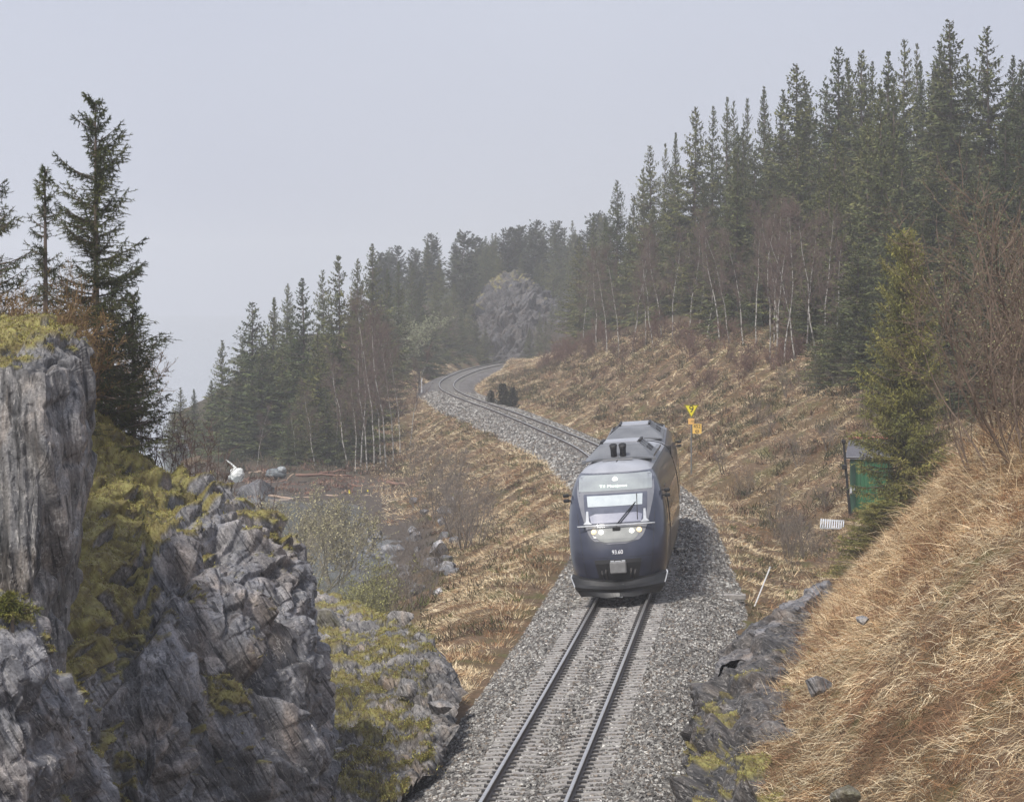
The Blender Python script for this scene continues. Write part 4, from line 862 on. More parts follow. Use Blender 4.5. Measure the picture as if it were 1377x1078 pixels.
V, q = lump(9, .75, .5, .40); mk('tarpaulin_sheet', V + [0, 0, .25], q, M_tarp, o_, smooth=True); V, q = lump(15, .35, .3, .25); mk('folded_end', V + [.40, -.1, .52], q, mat('pale_tarpaulin', (.36, .38, .4), (.2, .22, .23), 4, .5), o_, smooth=True)
b_ = P(482, 670, 222); o_ = thing('plastic_float', 'bright yellow plastic float with upturned ends among driftwood', 'float', b_)
mb = MB(); mb.tube([(-.62, 0, .42), (-.48, 0, .20), (-.2, 0, .10), (.2, 0, .12), (.50, 0, .22), (.66, 0, .46)], [.05, .13, .17, .17, .14, .06], 10); mb.build('float_body', mat('yellow_plastic', (.80, .62, .03), (.7, .54, .03), 4, .5), o_, smooth=True)
mb = MB(); mb.tube([(.56, 0, .34), (.62, 0, .55)], .05, 6); mb.tube([(-.55, 0, .34), (-.62, 0, .55)], .05, 6); mb.build('end_loop', M_yel, o_)
for k, (x0, x1, y, Yd, r, mm) in enumerate([(335, 372, 647, 240, .10, 0), (372, 402, 645, 240, .09, 0), (345, 420, 656, 232, .08, 1), (398, 470, 655, 231, .11, 1), (455, 520, 655, 230, .10, 1), (360, 432, 672, 219, .09, 0), (440, 512, 674, 218, .09, 0), (490, 548, 658, 228, .10, 1), (430, 500, 648, 236, .09, 1), (385, 392, 652, 233, .07, 0), (520, 560, 664, 225, .12, 1), (500, 545, 645, 240, .09, 1)]):
    a_, c_ = P(x0, y, Yd), P(x1, y + rng.uniform(-4, 4), Yd + rng.uniform(-3, 3)); mid = (a_ + c_) / 2; mid[2] = max(gz(mid[0], mid[1]), -4) + r * .7
    d_ = (c_ - a_) / 2; d_[2] = rng.uniform(-.06, .06); d_ = d_ if abs(x1 - x0) > 10 else d_ + [0, .8, .35]; s_ = np.linspace(-1, 1, 9)[:, None]
    mb = MB(); mb.tube(d_ * s_ + .06 * rng.normal(size=(9, 3)), np.linspace(r, r * .55, 9), 8)
    o_ = mb.build('driftwood_log', [M_log, M_log2][mm], smooth=True); o_.location = mid; tag(o_, ['bleached pale driftwood log stranded on the shore', 'reddish brown driftwood log stranded on the shore'][mm], 'log', 'driftwood logs along the shore')

# ------------------------------------------------------------------ trees: prototypes
def conifer(seed, h, R, whorls, per, node, base=.05, e_lo=-.25, e_hi=.75, power=.75, pal=None, needles=0, thin=0.0, tw=.10, wid=.055, curtain=.30, lop=0.0, tf=.36):
    r = np.random.default_rng(seed); pal = np.array(pal if pal is not None else [(.122, .138, .058), (.096, .114, .052), (.148, .156, .066), (.076, .092, .042)])
    rt, dr, ln, wd, cl, wv = [], [], [], [], [], []; b0, b1, br0, br1 = [], [], [], []
    lopdir = r.uniform(0, 6.28)
    for i in range(whorls):
        for k in range(per):
            u = np.clip((i + r.random()) / whorls, 0, .985); z0 = h * (base + (1 - base) * u); fall = (1 - u) ** power
            if r.random() < thin: continue
            az = r.uniform(0, 2 * np.pi); L = R * (fall * r.uniform(.6, 1.1) + .02) * (1 + lop * math.cos(az - lopdir)); e0 = e_lo + (e_hi - e_lo) * u + r.normal(0, .10)
            n = max(3, int(L / node)); f = (np.arange(n) + r.random(n) * .6 + .4) / n; f = f[f < 1.02]; n = len(f)
            hd = np.array([math.cos(az), math.sin(az), 0]); pr = np.array([-math.sin(az), math.cos(az), 0])
            zc = lambda f_: z0 + L * (e0 * f_ - .28 * f_ + .38 * f_ ** 2)
            pt = hd[None] * (L * f)[:, None]; pt[:, 2] = zc(f)
            m_ = 4; fs = np.linspace(0, 1, m_ + 1); bp = hd[None] * (L * fs)[:, None]; bp[:, 2] = zc(fs); b0.append(bp[:-1]); b1.append(bp[1:]); rr_ = (.012 + .012 * L) * (1 - fs * .85); br0.append(rr_[:-1]); br1.append(rr_[1:])
            c = pal[r.integers(0, len(pal))] * r.uniform(.8, 1.18)
            for sd in (-1, 1):
                l = (L * tf * (1 - f * .55) + tw * min(1, L / (.3 * R))) * r.uniform(.6, 1.25, n); an = np.radians(r.uniform(32, 68, n)) * sd
                d = hd[None] * np.cos(an)[:, None] + pr[None] * np.sin(an)[:, None]; d[:, 2] = r.uniform(-.45, .12, n) + e0 * .35
                rt.append(pt); dr.append(d); ln.append(l); wd.append(np.full(n, wid) * r.uniform(.8, 1.3, n)); cl.append(c[None] * r.uniform(.8, 1.25, (n, 1)))
            if curtain:
                l = np.minimum(curtain, L * .3 + .08) * r.uniform(.4, 1.2, n); d = hd[None] * r.uniform(-.2, .6, (n, 1)) + pr[None] * r.uniform(-.4, .4, (n, 1)); d[:, 2] = -1
                rt.append(pt); dr.append(d); ln.append(l); wd.append(np.full(n, wid * 1.2)); cl.append(c[None] * r.uniform(.7, 1.1, (n, 1)))
            rt.append(pt[-1:]); dr.append((hd + [0, 0, e0 + .3])[None]); ln.append(np.array([min(tw * 1.6, L * .5)])); wd.append(np.array([wid])); cl.append(c[None])
    rt, dr, ln, wd, cl = np.concatenate(rt), np.concatenate(dr), np.concatenate(ln), np.concatenate(wd), np.concatenate(cl)
    dr /= np.linalg.norm(dr, axis=1)[:, None]; n = len(rt)
    if needles:
        N0 = needles; f = r.random((n, N0)); rr2 = (rt[:, None] + dr[:, None] * (ln[:, None] * f)[..., None]).reshape(-1, 3); dd_ = np.repeat(dr, N0, 0) * .8 + r.normal(0, .55, (n * N0, 3)); dd_ /= np.linalg.norm(dd_, axis=1)[:, None]
        nl = r.uniform(.045, .085, n * N0)[:, None] * wid / .055; s = np.cross(dd_, r.normal(size=dd_.shape)); s /= np.linalg.norm(s, axis=1)[:, None]; s *= .0075 * wid / .055
        V = np.stack([rr2 - s, rr2 + s, rr2 + dd_ * nl], 1).reshape(-1, 3); T = np.arange(len(V)).reshape(-1, 3); c3 = np.repeat(np.repeat(cl, N0, 0) * r.uniform(.7, 1.35, (n * N0, 1)), 3, 0)
        p1 = rt + dr * ln[:, None]; tv, tq = tubes(rt, p1, np.full(n, .006), np.full(n, .003), 3)
        crown = (np.r_[V, tv], [T, tq + len(V)], np.r_[c3, np.tile((.07, .05, .035), (len(tv), 1))])
    else:
        s = np.cross(dr, r.normal(0, .55, (n, 3)) + [0, 0, 1.]); s /= np.linalg.norm(s, axis=1)[:, None]; l = ln[:, None]; w_ = wd[:, None]
        V = np.stack([rt, rt + dr * l * .45 + s * w_, rt + dr * l, rt + dr * l * .45 - s * w_], 1).reshape(-1, 3)
        crown = (V, [np.arange(4 * n).reshape(n, 4)], np.repeat(cl, 4, 0))
    tk = np.array([(.02 * math.sin(q * 3), .02 * math.cos(q * 4), z) for q, z in zip(np.linspace(0, 1, 9), np.linspace(-.5, h * .99, 9))]); TV, TQ, TT = path_tube(tk, np.linspace(.011 * h + .03, .012, 9), 8)
    bv, bq = tubes(np.concatenate(b0), np.concatenate(b1), np.concatenate(br0), np.concatenate(br1), 3)
    trunk = (np.r_[TV, bv], [np.r_[TQ, bq + len(TV)], TT])
    return crown, trunk
def proto(name, crown, trunk, cm, tm, tcol=None):
    root = bpy.data.objects.new(name, None); a = mk('crown', crown[0], crown[1], cm, root, col=crown[2], link=False); b = mk('trunk', trunk[0], trunk[1], tm, root, col=tcol, link=False)
    return root
def place(pr, loc, rz, sc, label, cat, group=None):
    r = dup(pr, loc, rz, sc, label, group); r['category'] = cat; r.rotation_mode = 'XYZ'; return r

def bare(seed, h, stems=1, spread=.25, kids=(9, 6), r0=.06, lens=(.38, .16), up=.8, col=(.16, .12, .10), twigs=3, twl=.35, tr=.006, lean=.1, straight=.06, start=.3, buds=0, budc=(.30, .28, .12), bs=.03, k0=6):
    """leafless tree or shrub: stems > branches > twigs > twiglets; returns (trunk arrays), (crown arrays)"""
    r = np.random.default_rng(seed); S = []; Cw = []; tips = []
    def grow(p, d, L, n, wob, rise):
        pts = [p]
        for _ in range(n):
            d = d + r.normal(0, wob, 3) + np.array([0, 0, rise]); d = d / np.linalg.norm(d); pts.append(pts[-1] + d * L / n)
        return np.array(pts), d
    def seg(pts, ra, rb, dst):
        rr = np.linspace(ra, rb, len(pts)); dst.append((pts[:-1], pts[1:], rr[:-1], rr[1:]))
    for s in range(stems):
        a = r.uniform(0, 6.28); d = np.array([math.cos(a) * spread, math.sin(a) * spread, 1]) if stems > 1 else np.array([r.normal(0, lean), r.normal(0, lean), 1]); d /= np.linalg.norm(d)
        hh = h * r.uniform(.7, 1.0) if stems > 1 else h
        pts, _ = grow(np.array([math.cos(a), math.sin(a), 0]) * (.12 if stems > 1 else 0) - [0, 0, .2], d, hh, 10, straight, .02); seg(pts, r0, r0 * .15, S)
        for k in range(kids[0]):
            f = start + (1 - start) * (k + r.random()) / kids[0]; x = f * 10; i = min(int(x), 9); p = pts[i] + (pts[i + 1] - pts[i]) * (x - i)
            az = r.uniform(0, 6.28); d = np.array([math.cos(az), math.sin(az), up * r.uniform(.6, 1.5)]); d /= np.linalg.norm(d)
            bp, _ = grow(p, d, hh * lens[0] * (1.15 - f * .75) * r.uniform(.6, 1.2), 6, .14, .05); seg(bp, r0 * .35 * (1.2 - f), tr, Cw)
            for j in range(kids[1]):
                g = r.uniform(.25, 1) * 6; i2 = min(int(g), 5); q = bp[i2] + (bp[i2 + 1] - bp[i2]) * (g - i2); d2 = (bp[i2 + 1] - bp[i2]); d2 = d2 / np.linalg.norm(d2) + r.normal(0, .55, 3) + [0, 0, .15]; d2 /= np.linalg.norm(d2)
                tp, _ = grow(q, d2, hh * lens[1] * r.uniform(.5, 1.2), 4, .16, .02); seg(tp, tr * 1.1, tr * .6, Cw); tips.append(tp)
                for t_ in range(twigs):
                    i3 = r.integers(1, 4); d3 = (tp[i3] - tp[i3 - 1]); d3 = d3 / np.linalg.norm(d3) + r.normal(0, .6, 3); d3 /= np.linalg.norm(d3)
                    up_, _ = grow(tp[i3], d3, twl * r.uniform(.5, 1.2), 2, .2, 0); seg(up_, tr * .75, tr * .4, Cw); tips.append(up_)
    cat_ = lambda D: [np.concatenate([np.asarray(x[q]) for x in D]) for q in range(4)]
    tv, tq = tubes(*cat_(S), k0); cv, cq = tubes(*cat_(Cw), 3)
    tc_ = np.tile(np.array(col), (len(tv), 1)); cc_ = np.tile(np.array(col), (len(cv), 1)) * np.repeat(r.uniform(.75, 1.3, (len(cv) // 6, 1)), 6, 0); cf = [cq]
    if buds:
        tp = np.concatenate(tips); k = r.integers(0, len(tp), buds); c = tp[k] + r.normal(0, .02, (buds, 3)); d = r.normal(size=(buds, 3)); d /= np.linalg.norm(d, axis=1)[:, None]; s = np.cross(d, r.normal(size=(buds, 3))); s /= np.linalg.norm(s, axis=1)[:, None]
        b_ = bs * r.uniform(.5, 1.3, (buds, 1)); V = np.stack([c - d * b_, c + s * b_ * .6, c + d * b_, c - s * b_ * .6], 1).reshape(-1, 3)
        cf.append(np.arange(4 * buds).reshape(buds, 4) + len(cv)); cv = np.r_[cv, V]; cc_ = np.r_[cc_, np.repeat(np.array(budc) * r.uniform(.6, 1.3, (buds, 1)), 4, 0)]
    return (cv, cf, cc_), (tv, [tq]), tc_

SP = [proto('spruce_tree', *conifer(100 + k, 16, [3.9, 4.3, 3.6, 4.1, 4.5, 3.8][k], [46, 54, 58, 50, 42, 60][k], 7, .22, base=.03 + .03 * (k % 3), e_lo=-.35, e_hi=.5, power=[1.05, .95, 1.15, 1.0, .9, 1.1][k], thin=[0, .12, .05, .2, .1, .25][k], tw=.14, wid=.062, curtain=.34, tf=.27), M_leaf, M_bark) for k in range(6)]
PN = [proto('pine_tree', *conifer(140 + k, 12, 2.6, 26, 6, .26, base=.30, e_lo=.25, e_hi=.9, power=.42, thin=.25, tw=.28, wid=.13, curtain=.2, pal=[(.055, .066, .036), (.044, .056, .034)]), M_leaf, M_bark) for k in range(3)]
LG = [(.27, .255, .07), (.22, .215, .06), (.33, .30, .09), (.16, .165, .05)]

# hillside wood on the right: tops read off the skyline, trunks stood on the ground
HILL = 'spruces of the dense wood on the hillside'
def spruce_at(px, top, Y, k, wide, label, group, pr=SP, h0=16):
    x = (px - CX) * Y / F; z = gz(x, Y) - .3; zt_ = CAMZ - (top - HY) * Y / F; h = max(zt_ - z, 3.0); s = h / h0; w_ = wide * (.55 + .45 * s) if s < 1.3 else wide * s
    w_ *= rng.uniform(.85, 1.25); o = place(pr[k % len(pr)], (x, Y, z), rng.uniform(0, 6.28), (w_, w_ * rng.uniform(.85, 1.1), s), label, 'tree', group); o.rotation_euler.x = rng.normal(0, .012); o.rotation_euler.y = rng.normal(0, .012); return o
sky_ = [(829, 241, 345, .8), (850, 262, 350, .7), (866, 225, 335, .75), (877, 195, 322, .8), (893, 190, 330, .7), (905, 176, 318, .75), (931, 142, 300, 1.0), (957, 141, 305, .8), (975, 128, 312, .7), (990, 135, 318, .7), (1003, 130, 322, .7), (1031, 114, 302, .85), (1073, 84, 272, 1.15), (1052, 118, 290, .8), (1088, 100, 300, .8),
        (1127, 62, 264, 1.0), (1108, 110, 280, .8), (1145, 75, 275, .8), (1160, 66, 258, 1.0), (1175, 80, 270, .8), (1191, 66, 252, .95), (1213, 52, 258, .9), (1231, 56, 285, .7), (1245, 80, 270, .8), (1283, 23, 234, 1.25), (1262, 52, 245, .8), (1304, 70, 255, .9), (1333, 34, 238, 1.0), (1318, 75, 250, .8), (1358, 72, 242, .9), (1377, 78, 224, 1.0), (1392, 60, 230, 1.0), (1410, 50, 235, 1.1)]
for i, (px, top, Y, wd_) in enumerate(sky_): spruce_at(px, top, Y, i * 5 + 1, wd_, 'spruce rising to the skyline of the hillside wood', HILL + ', skyline')
mid_ = [(985, 218, 268, .8), (1215, 208, 205, .95), (1257, 186, 208, 1.0), (1100, 205, 240, .9), (1140, 190, 226, .95), (1050, 245, 240, .8), (1172, 240, 214, .9), (796, 290, 365, .8), (779, 318, 372, .7), (1300, 180, 212, 1.0), (1350, 150, 202, 1.1), (1015, 200, 270, .8), (945, 240, 290, .8), (912, 255, 300, .8), (880, 275, 315, .8), (848, 290, 335, .8), (1330, 240, 195, 1.0), (1120, 290, 215, .8), (1195, 290, 190, .8), (1080, 300, 222, .7), (1018, 300, 240, .7), (1285, 270, 190, .9), (1372, 230, 190, 1.0), (1240, 290, 186, .8), (815, 292, 352, .8), (1150, 330, 196, .8), (1090, 355, 208, .6), (1310, 330, 176, .9), (1360, 320, 172, .9), (1130, 420, 180, .8), (1165, 400, 174, .8), (1195, 385, 168, .8), (1240, 400, 164, .8), (1272, 395, 160, .9), (1302, 420, 158, .8), (1340, 415, 156, .9), (1376, 410, 155, .9), (1108, 430, 188, .7), (1152, 320, 184, .8), (1332, 300, 166, .9), (1290, 330, 170, .9), (1400, 330, 165, .9)]
for i, (px, top, Y, wd_) in enumerate(mid_): spruce_at(px, top, Y, i * 7 + 2, wd_, 'spruce inside the hillside wood, below the skyline', HILL + ', lower ranks')
spx, spy = [q[0] for q in sky_], [q[1] for q in sky_]
for i in range(78):
    Y = rng.uniform(205, 345); px = rng.uniform(max(830, 1010 - (Y - 200) * 1.2), 1410); lim = np.interp(px, spx, spy)
    x = (px - CX) * Y / F
    if x - float(XC(Y)) < 14: continue
    spruce_at(px, lim + rng.uniform(25, 190), Y, int(rng.integers(0, 6)), rng.uniform(.7, 1.0), 'spruce inside the hillside wood, below the skyline', HILL + ', lower ranks')
gl = proto('spruce_tree', *conifer(171, 10.5, 2.05, 60, 7, .10, base=.05, thin=.05, tw=.14, wid=.095, pal=LG, curtain=.30, lop=.2, power=.55, tf=.24, needles=8), M_leafn, M_bark)
x_ = (1218 - CX) * 122 / F; place(gl, (x_, 122, gz(x_, 122) - .4), 1.2, (1, 1, (CAMZ + 92 * 122 / F - gz(x_, 122) + .4) / 10.5), 'yellow-green spruce hiding half of the green shed', 'tree')
x_ = (1190 - CX) * 118 / F; place(gl, (x_, 118, gz(x_, 118) - .2), 3.2, (.9, .9, .26), 'low bushy young spruce at the foot of the yellow-green one', 'tree')

# spit on the left
SPIT = 'spruces on the spit by the water'
for i, (px, top, Y, wd_) in enumerate([(243, 520, 285, .7), (262, 522, 292, .7), (231, 548, 290, .6), (298, 456, 276, .85), (284, 510, 270, .6), (340, 405, 262, 1.0), (328, 450, 272, .8), (364, 398, 280, .8), (384, 380, 305, .8), (412, 372, 256, 1.05), (396, 440, 262, .8), (436, 362, 300, .8), (458, 341, 263, 1.15), (474, 400, 268, .8), (481, 346, 305, .9), (502, 326, 330, .95), (428, 440, 252, .8), (352, 460, 258, .8), (376, 450, 258, .8), (520, 360, 345, .8), (445, 430, 270, .8), (466, 470, 252, .7), (405, 500, 250, .7), (316, 500, 262, .7), (536, 350, 360, .8), (490, 420, 285, .8), (505, 440, 300, .8), (440, 520, 246, .6), (388, 540, 246, .55), (420, 545, 247, .6)]):
    spruce_at(px, top, Y, i * 5 + 3, wd_, 'spruce in the dark stand on the spit beyond the driftwood', SPIT)
# ridge behind the bend
for i in range(86):
    px = rng.uniform(505, 815); Y = rng.uniform(500, 600); ln_ = np.interp(px, [505, 530, 560, 600, 640, 690, 740, 790, 815], [345, 335, 326, 317, 320, 312, 302, 292, 290])
    top = ln_ + (rng.uniform(-6, 14) if i % 2 else rng.uniform(15, 60)); pine = rng.random() < .5
    if 625 < px < 810 and Y < 535: Y = rng.uniform(540, 600)
    x = (px - CX) * Y / F; z = gz(x, Y) - .3; h = max(CAMZ - (top - HY) * Y / F - z, 4)
    if pine: place(PN[i % 3], (x, Y, z), i * 1.7, (h / 12 * 1.05,) * 2 + (h / 12,), 'misty pine on the ridge behind the bend', 'tree', 'pines on the misty ridge')
    else: place(SP[i % 6], (x, Y, z), i * 1.7, (max(.7, h / 16),) * 2 + (h / 16,), 'misty spruce on the ridge behind the bend', 'tree', 'spruces on the misty ridge')
for i, (px, top, Y) in enumerate([(585, 385, 440), (600, 400, 455), (568, 372, 430), (620, 420, 470), (560, 405, 415), (610, 380, 490), (555, 350, 430), (590, 350, 480), (632, 345, 520), (574, 420, 400), (640, 330, 540), (548, 440, 395)]): spruce_at(px, top, Y, i, .8, 'spruce beside the pale willow left of the rock cutting', 'spruces left of the rock cutting')

# birches
BI = []
for k in range(5):
    c_, t_, tc2 = bare(200 + k, 9, kids=(14, 8), r0=.062, lens=(.30, .13), up=1.5, col=(.125, .085, .07), twigs=7, twl=.45, tr=.010, lean=.05, straight=.085, start=.28); BI.append(proto('birch_tree', c_, t_, M_twig, M_birch, tc2))
for i, (px, py, Y, top) in enumerate([(832, 466, 286, 340), (868, 454, 276, 325), (890, 442, 272, 310), (950, 452, 250, 300), (982, 462, 240, 310), (1016, 466, 226, 300), (1048, 472, 218, 285), (1052, 498, 204, 290), (1098, 500, 196, 290), (1107, 490, 198, 285), (1086, 470, 206, 300), (926, 458, 258, 310), (905, 456, 262, 315), (802, 440, 320, 345), (782, 432, 340, 350), (816, 455, 300, 345), (1035, 480, 212, 280), (968, 470, 245, 290), (850, 455, 280, 330), (1070, 495, 202, 310), (1125, 500, 188, 330), (1000, 470, 232, 320), (940, 450, 262, 330), (878, 450, 270, 340), (1040, 460, 222, 275), (1045, 490, 210, 285)]):
    x = (px - CX) * Y / F; z = gz(x, Y) - .2; h = CAMZ - (top - HY) * Y / F - z; place(BI[i % 5], (x, Y, z), i * 2.1, (h / 9 * .9,) * 2 + (h / 9,), 'bare white-stemmed birch along the lower edge of the hillside wood', 'tree', 'birches below the hillside wood')
for i, (px, Y, top) in enumerate([(503, 246, 412), (520, 243, 420), (484, 248, 445), (468, 244, 480), (345, 250, 545), (538, 262, 450), (494, 240, 460), (450, 246, 490), (424, 244, 520), (550, 275, 470), (529, 250, 455), (512, 252, 440), (477, 240, 510), (400, 246, 550)]):
    x = (px - CX) * Y / F; z = gz(x, Y) - .2; h = CAMZ - (top - HY) * Y / F - z; place(BI[i % 5], (x, Y, z), i * 1.3, (h / 9 * .85,) * 2 + (h / 9,), 'bare reddish birch in front of the dark spruces on the spit', 'tree', 'birches on the spit')

# shrubs
def shrub_set(seed, n, **kw): 
    o = []
    for k in range(n):
        c_, t_, tc2 = bare(seed + k, **kw); o.append(proto('bare_shrub', c_, t_, M_twig, M_twig, tc2))
    return o
SH = shrub_set(300, 3, h=3.2, stems=7, spread=.45, kids=(5, 5), r0=.028, lens=(.42, .2), col=(.17, .14, .115), twigs=3, twl=.25, tr=.006, straight=.09, start=.25)
WL = shrub_set(320, 3, h=3.4, stems=6, spread=.6, kids=(6, 6), r0=.035, lens=(.42, .2), col=(.19, .165, .12), twigs=3, twl=.3, tr=.009, straight=.1, start=.25, buds=1900, budc=(.42, .38, .21), bs=.038)
WG = shrub_set(330, 2, h=2.6, stems=8, spread=.5, kids=(6, 6), r0=.025, lens=(.42, .2), col=(.15, .14, .08), twigs=3, twl=.22, tr=.006, straight=.1, start=.2, buds=1500, budc=(.34, .33, .12), bs=.04)
for i, (px, Y, s) in enumerate([(385, 150, 1.15), (420, 146, 1.25), (450, 152, 1.2), (360, 158, 1.05), (402, 160, 1.2), (440, 165, 1.15), (475, 160, 1.1), (345, 170, 1.05)]):
    x = (px - CX) * Y / F; place(WL[i % 3], (x, Y, max(gz(x, Y), -4.1)), i * 1.9, (s,) * 3, 'budding willow shrub with pale catkins at the water', 'shrub', 'budding willows at the water')
for i, (px, Y, s) in enumerate([(470, 128, .85), (500, 126, .9), (525, 130, .9), (512, 120, .8), (485, 118, .75)]):
    x = (px - CX) * Y / F; place(WG[i % 2], (x, Y, max(gz(x, Y), -4.1)), i * 1.9, (s,) * 3, 'yellow-green twiggy shrub behind the rubble bank', 'shrub', 'green-twigged shrubs behind the rubble bank')
for i, (px, Y, s) in enumerate([(610, 172, 1.2), (628, 168, 1.3), (595, 178, 1.1), (640, 160, 1.15), (622, 158, 1.1), (580, 185, 1.05), (605, 190, 1.0), (560, 196, .9), (565, 150, .9), (550, 135, .8), (540, 125, .75), (575, 128, .7), (560, 118, .65), (615, 205, .9), (590, 215, .9), (560, 225, .9)]):
    x = (px - CX) * Y / F; place(SH[i % 3], (x, Y, max(gz(x, Y), -4.1)), i * 1.4, (s,) * 3, 'grey bare shrub at the foot of the rail embankment', 'shrub', 'bare shrubs at the foot of the embankment')
for i, (px, Y, s) in enumerate([(970, 168, .5), (1000, 160, .55), (1030, 172, .5), (1062, 135, .65), (1070, 133, .75), (1085, 130, .6), (1095, 134, .5), (1050, 140, .6), (1040, 150, .6), (1105, 128, .45), (1020, 180, .55), (1060, 185, .6), (1075, 160, .6), (1115, 160, .6), (1130, 175, .7), (1090, 180, .7), (1110, 145, .5), (1065, 128, .5), (1170, 160, .7), (1150, 180, .8)]):
    x = (px - CX) * Y / F; place(SH[i % 3], (x, Y, gz(x, Y) - .1), i * 1.1, (s,) * 3, 'thin bare shrub in the gully between the track and the shed', 'shrub', 'bare shrubs in the gully')
RD = shrub_set(340, 3, h=2.2, stems=8, spread=.5, kids=(5, 5), r0=.022, lens=(.42, .22), col=(.15, .085, .065), twigs=3, twl=.25, tr=.010, straight=.1, start=.2)
for i in range(44):
    Y = rng.uniform(190, 350); t = rng.uniform(9.5, 15); x = float(XC(Y)) + t; s = rng.uniform(.6, 1.1); place(RD[i % 3], (x, Y, gz(x, Y) - .1), i * 1.1, (s,) * 3, 'reddish bare thicket shrub below the birches', 'shrub', 'reddish thicket below the birches')
db = proto('juniper_bush', *conifer(350, 2.3, .62, 24, 7, .08, base=.02, e_lo=.9, e_hi=1.5, power=.5, tw=.12, wid=.04, curtain=0, pal=[(.045, .055, .035), (.035, .045, .03)]), M_leaf, M_bark)
for px, Y, s, lb in ((676, 292, 1.0, 'dark upright juniper bush inside the bend of the track'), (690, 288, .9, 'smaller dark juniper bush right of the upright one at the bend'), (660, 297, .7, 'low dark juniper bush nearest the inner rail')):
    x = (px - CX) * Y / F; place(db, (x, Y, gz(x, Y) - .1), Y, (s * 1.1, s * 1.1, s), lb, 'bush')
pw = shrub_set(360, 1, h=5.5, stems=6, spread=.55, kids=(7, 7), r0=.07, lens=(.4, .2), col=(.2, .19, .14), twigs=3, twl=.5, tr=.015, straight=.1, start=.25, buds=5000, budc=(.34, .36, .22), bs=.09)[0]
x = (540 - CX) * 375 / F; place(pw, (x, 375, gz(x, 375)), 1, (1.25, 1.25, 1.25), 'pale budding willow tree in the mist left of the bend', 'tree')

# scrub hanging round the rock cutting
for i in range(34):
    px = rng.uniform(560, 660) if i < 20 else rng.uniform(730, 830); Y = rng.uniform(455, 488); x = (px - CX) * Y / F; s = rng.uniform(1.0, 1.9)
    if abs(x - float(XC(Y))) < 4.5: continue
    place([SH, RD][i % 2][i % 3], (x, Y, gz(x, Y) - .2), i, (s,) * 3, 'bare scrub at the foot of the distant rock cutting', 'shrub', 'scrub round the rock cutting')
for i, (px, top, Y) in enumerate([(655, 352, 530), (672, 338, 540), (700, 340, 535), (722, 345, 532), (745, 350, 525), (765, 345, 520), (785, 350, 500), (800, 365, 490), (770, 395, 482), (632, 400, 500), (612, 430, 490), (625, 440, 486), (805, 395, 470), (788, 410, 470), (755, 372, 505), (726, 418, 478), (742, 408, 476), (712, 440, 472), (652, 440, 480), (640, 432, 484), (733, 432, 468)]): spruce_at(px, top, Y, i, .7, 'small misty spruce clinging round the rock cutting', 'spruces round the rock cutting')

# near spruces on the cliff top
def near_spruce(px, top, Y, zb, R, label, seed, whorls, thin, lop=.25, pal=None, nd=12):
    x = (px - CX) * Y / F; zt_ = CAMZ - (top - HY) * Y / F; h = zt_ - zb
    c_, t_ = conifer(seed, h, R, whorls, 5, .085, base=.05, thin=thin, tw=.07, wid=.05, curtain=.12, needles=nd, lop=lop, e_lo=-.15, e_hi=.7, power=.62, pal=pal or [(.070, .086, .030), (.094, .104, .034), (.054, .068, .030)])
    r = proto('spruce_tree', c_, t_, M_leafn, M_bark); place(r, (x, Y, zb), 0, (1, 1, 1), label, 'tree')
near_spruce(128, 133, 66, 5.0, 1.75, 'tall open-branched spruce standing alone against the sky on the cliff top', 401, 32, .04, nd=24)
near_spruce(60, 222, 63, 6.6, .62, 'thin young spruce with a bare leader left of the tall cliff-top spruce', 402, 20, .25)
near_spruce(-12, 240, 60, 6.8, 1.0, 'spruce cut by the picture edge on the cliff top, one long bough showing', 403, 20, .3)
near_spruce(178, 395, 68, 5.75, .85, 'drooping small spruce on the brink, below the tall cliff-top spruce', 404, 16, .2, lop=.4)
near_spruce(150, 375, 67.5, 5.9, .8, 'dense small spruce tucked under the tall cliff-top spruce', 405, 16, .2)
near_spruce(15, 800, 45.2, 4.45, .28, 'tiny bright green spruce seedling on the low cracked boulder', 406, 7, 0, pal=[(.14, .15, .03), (.18, .17, .04)])
SB = shrub_set(380, 3, h=2.6, stems=9, spread=.35, kids=(5, 5), r0=.014, lens=(.36, .18), col=(.20, .12, .055), twigs=4, twl=.16, tr=.0055, straight=.07, start=.15, buds=2400, budc=(.24, .165, .05), bs=.017)
for i, (px, Y, zb, s) in enumerate([(30, 60, 7.0, .85), (62, 61, 6.9, .9), (92, 62, 6.6, 1.0), (115, 67, 6.3, 1.0), (140, 68, 6.0, .95), (5, 58, 7.2, .8), (165, 69, 5.9, .85), (105, 66, 6.4, .9), (75, 64, 6.6, .95), (45, 64, 6.9, .9), (150, 70, 6.0, .85), (125, 69, 6.1, 1.0), (185, 70, 5.7, .75), (-15, 61, 7.2, .9)]):
    x = (px - CX) * Y / F; place(SB[i % 3], (x, Y, zb - .1), i * 1.3, (s,) * 3, 'thin brownish sapling scrub on the cliff top under the spruces', 'shrub', 'sapling scrub on the cliff top')
SS = shrub_set(390, 2, h=1.8, stems=4, spread=.25, kids=(4, 4), r0=.014, lens=(.36, .18), col=(.10, .06, .05), twigs=2, twl=.14, tr=.005, straight=.05, start=.25)
for i, (px, py, Y, s) in enumerate([(245, 660, 66, .9), (262, 675, 65.5, 1.0), (278, 690, 65, .95), (232, 650, 66.5, .8), (355, 722, 64.5, .75), (205, 630, 67, .9), (220, 640, 66.5, .7), (300, 690, 65.5, .6)]):
    q = P(px, py, Y); place(SS[i % 2], q, i * 2.3, (s,) * 3, 'dark red leafless sapling rooted on the crest of the buttress', 'shrub', 'saplings on the buttress crest')
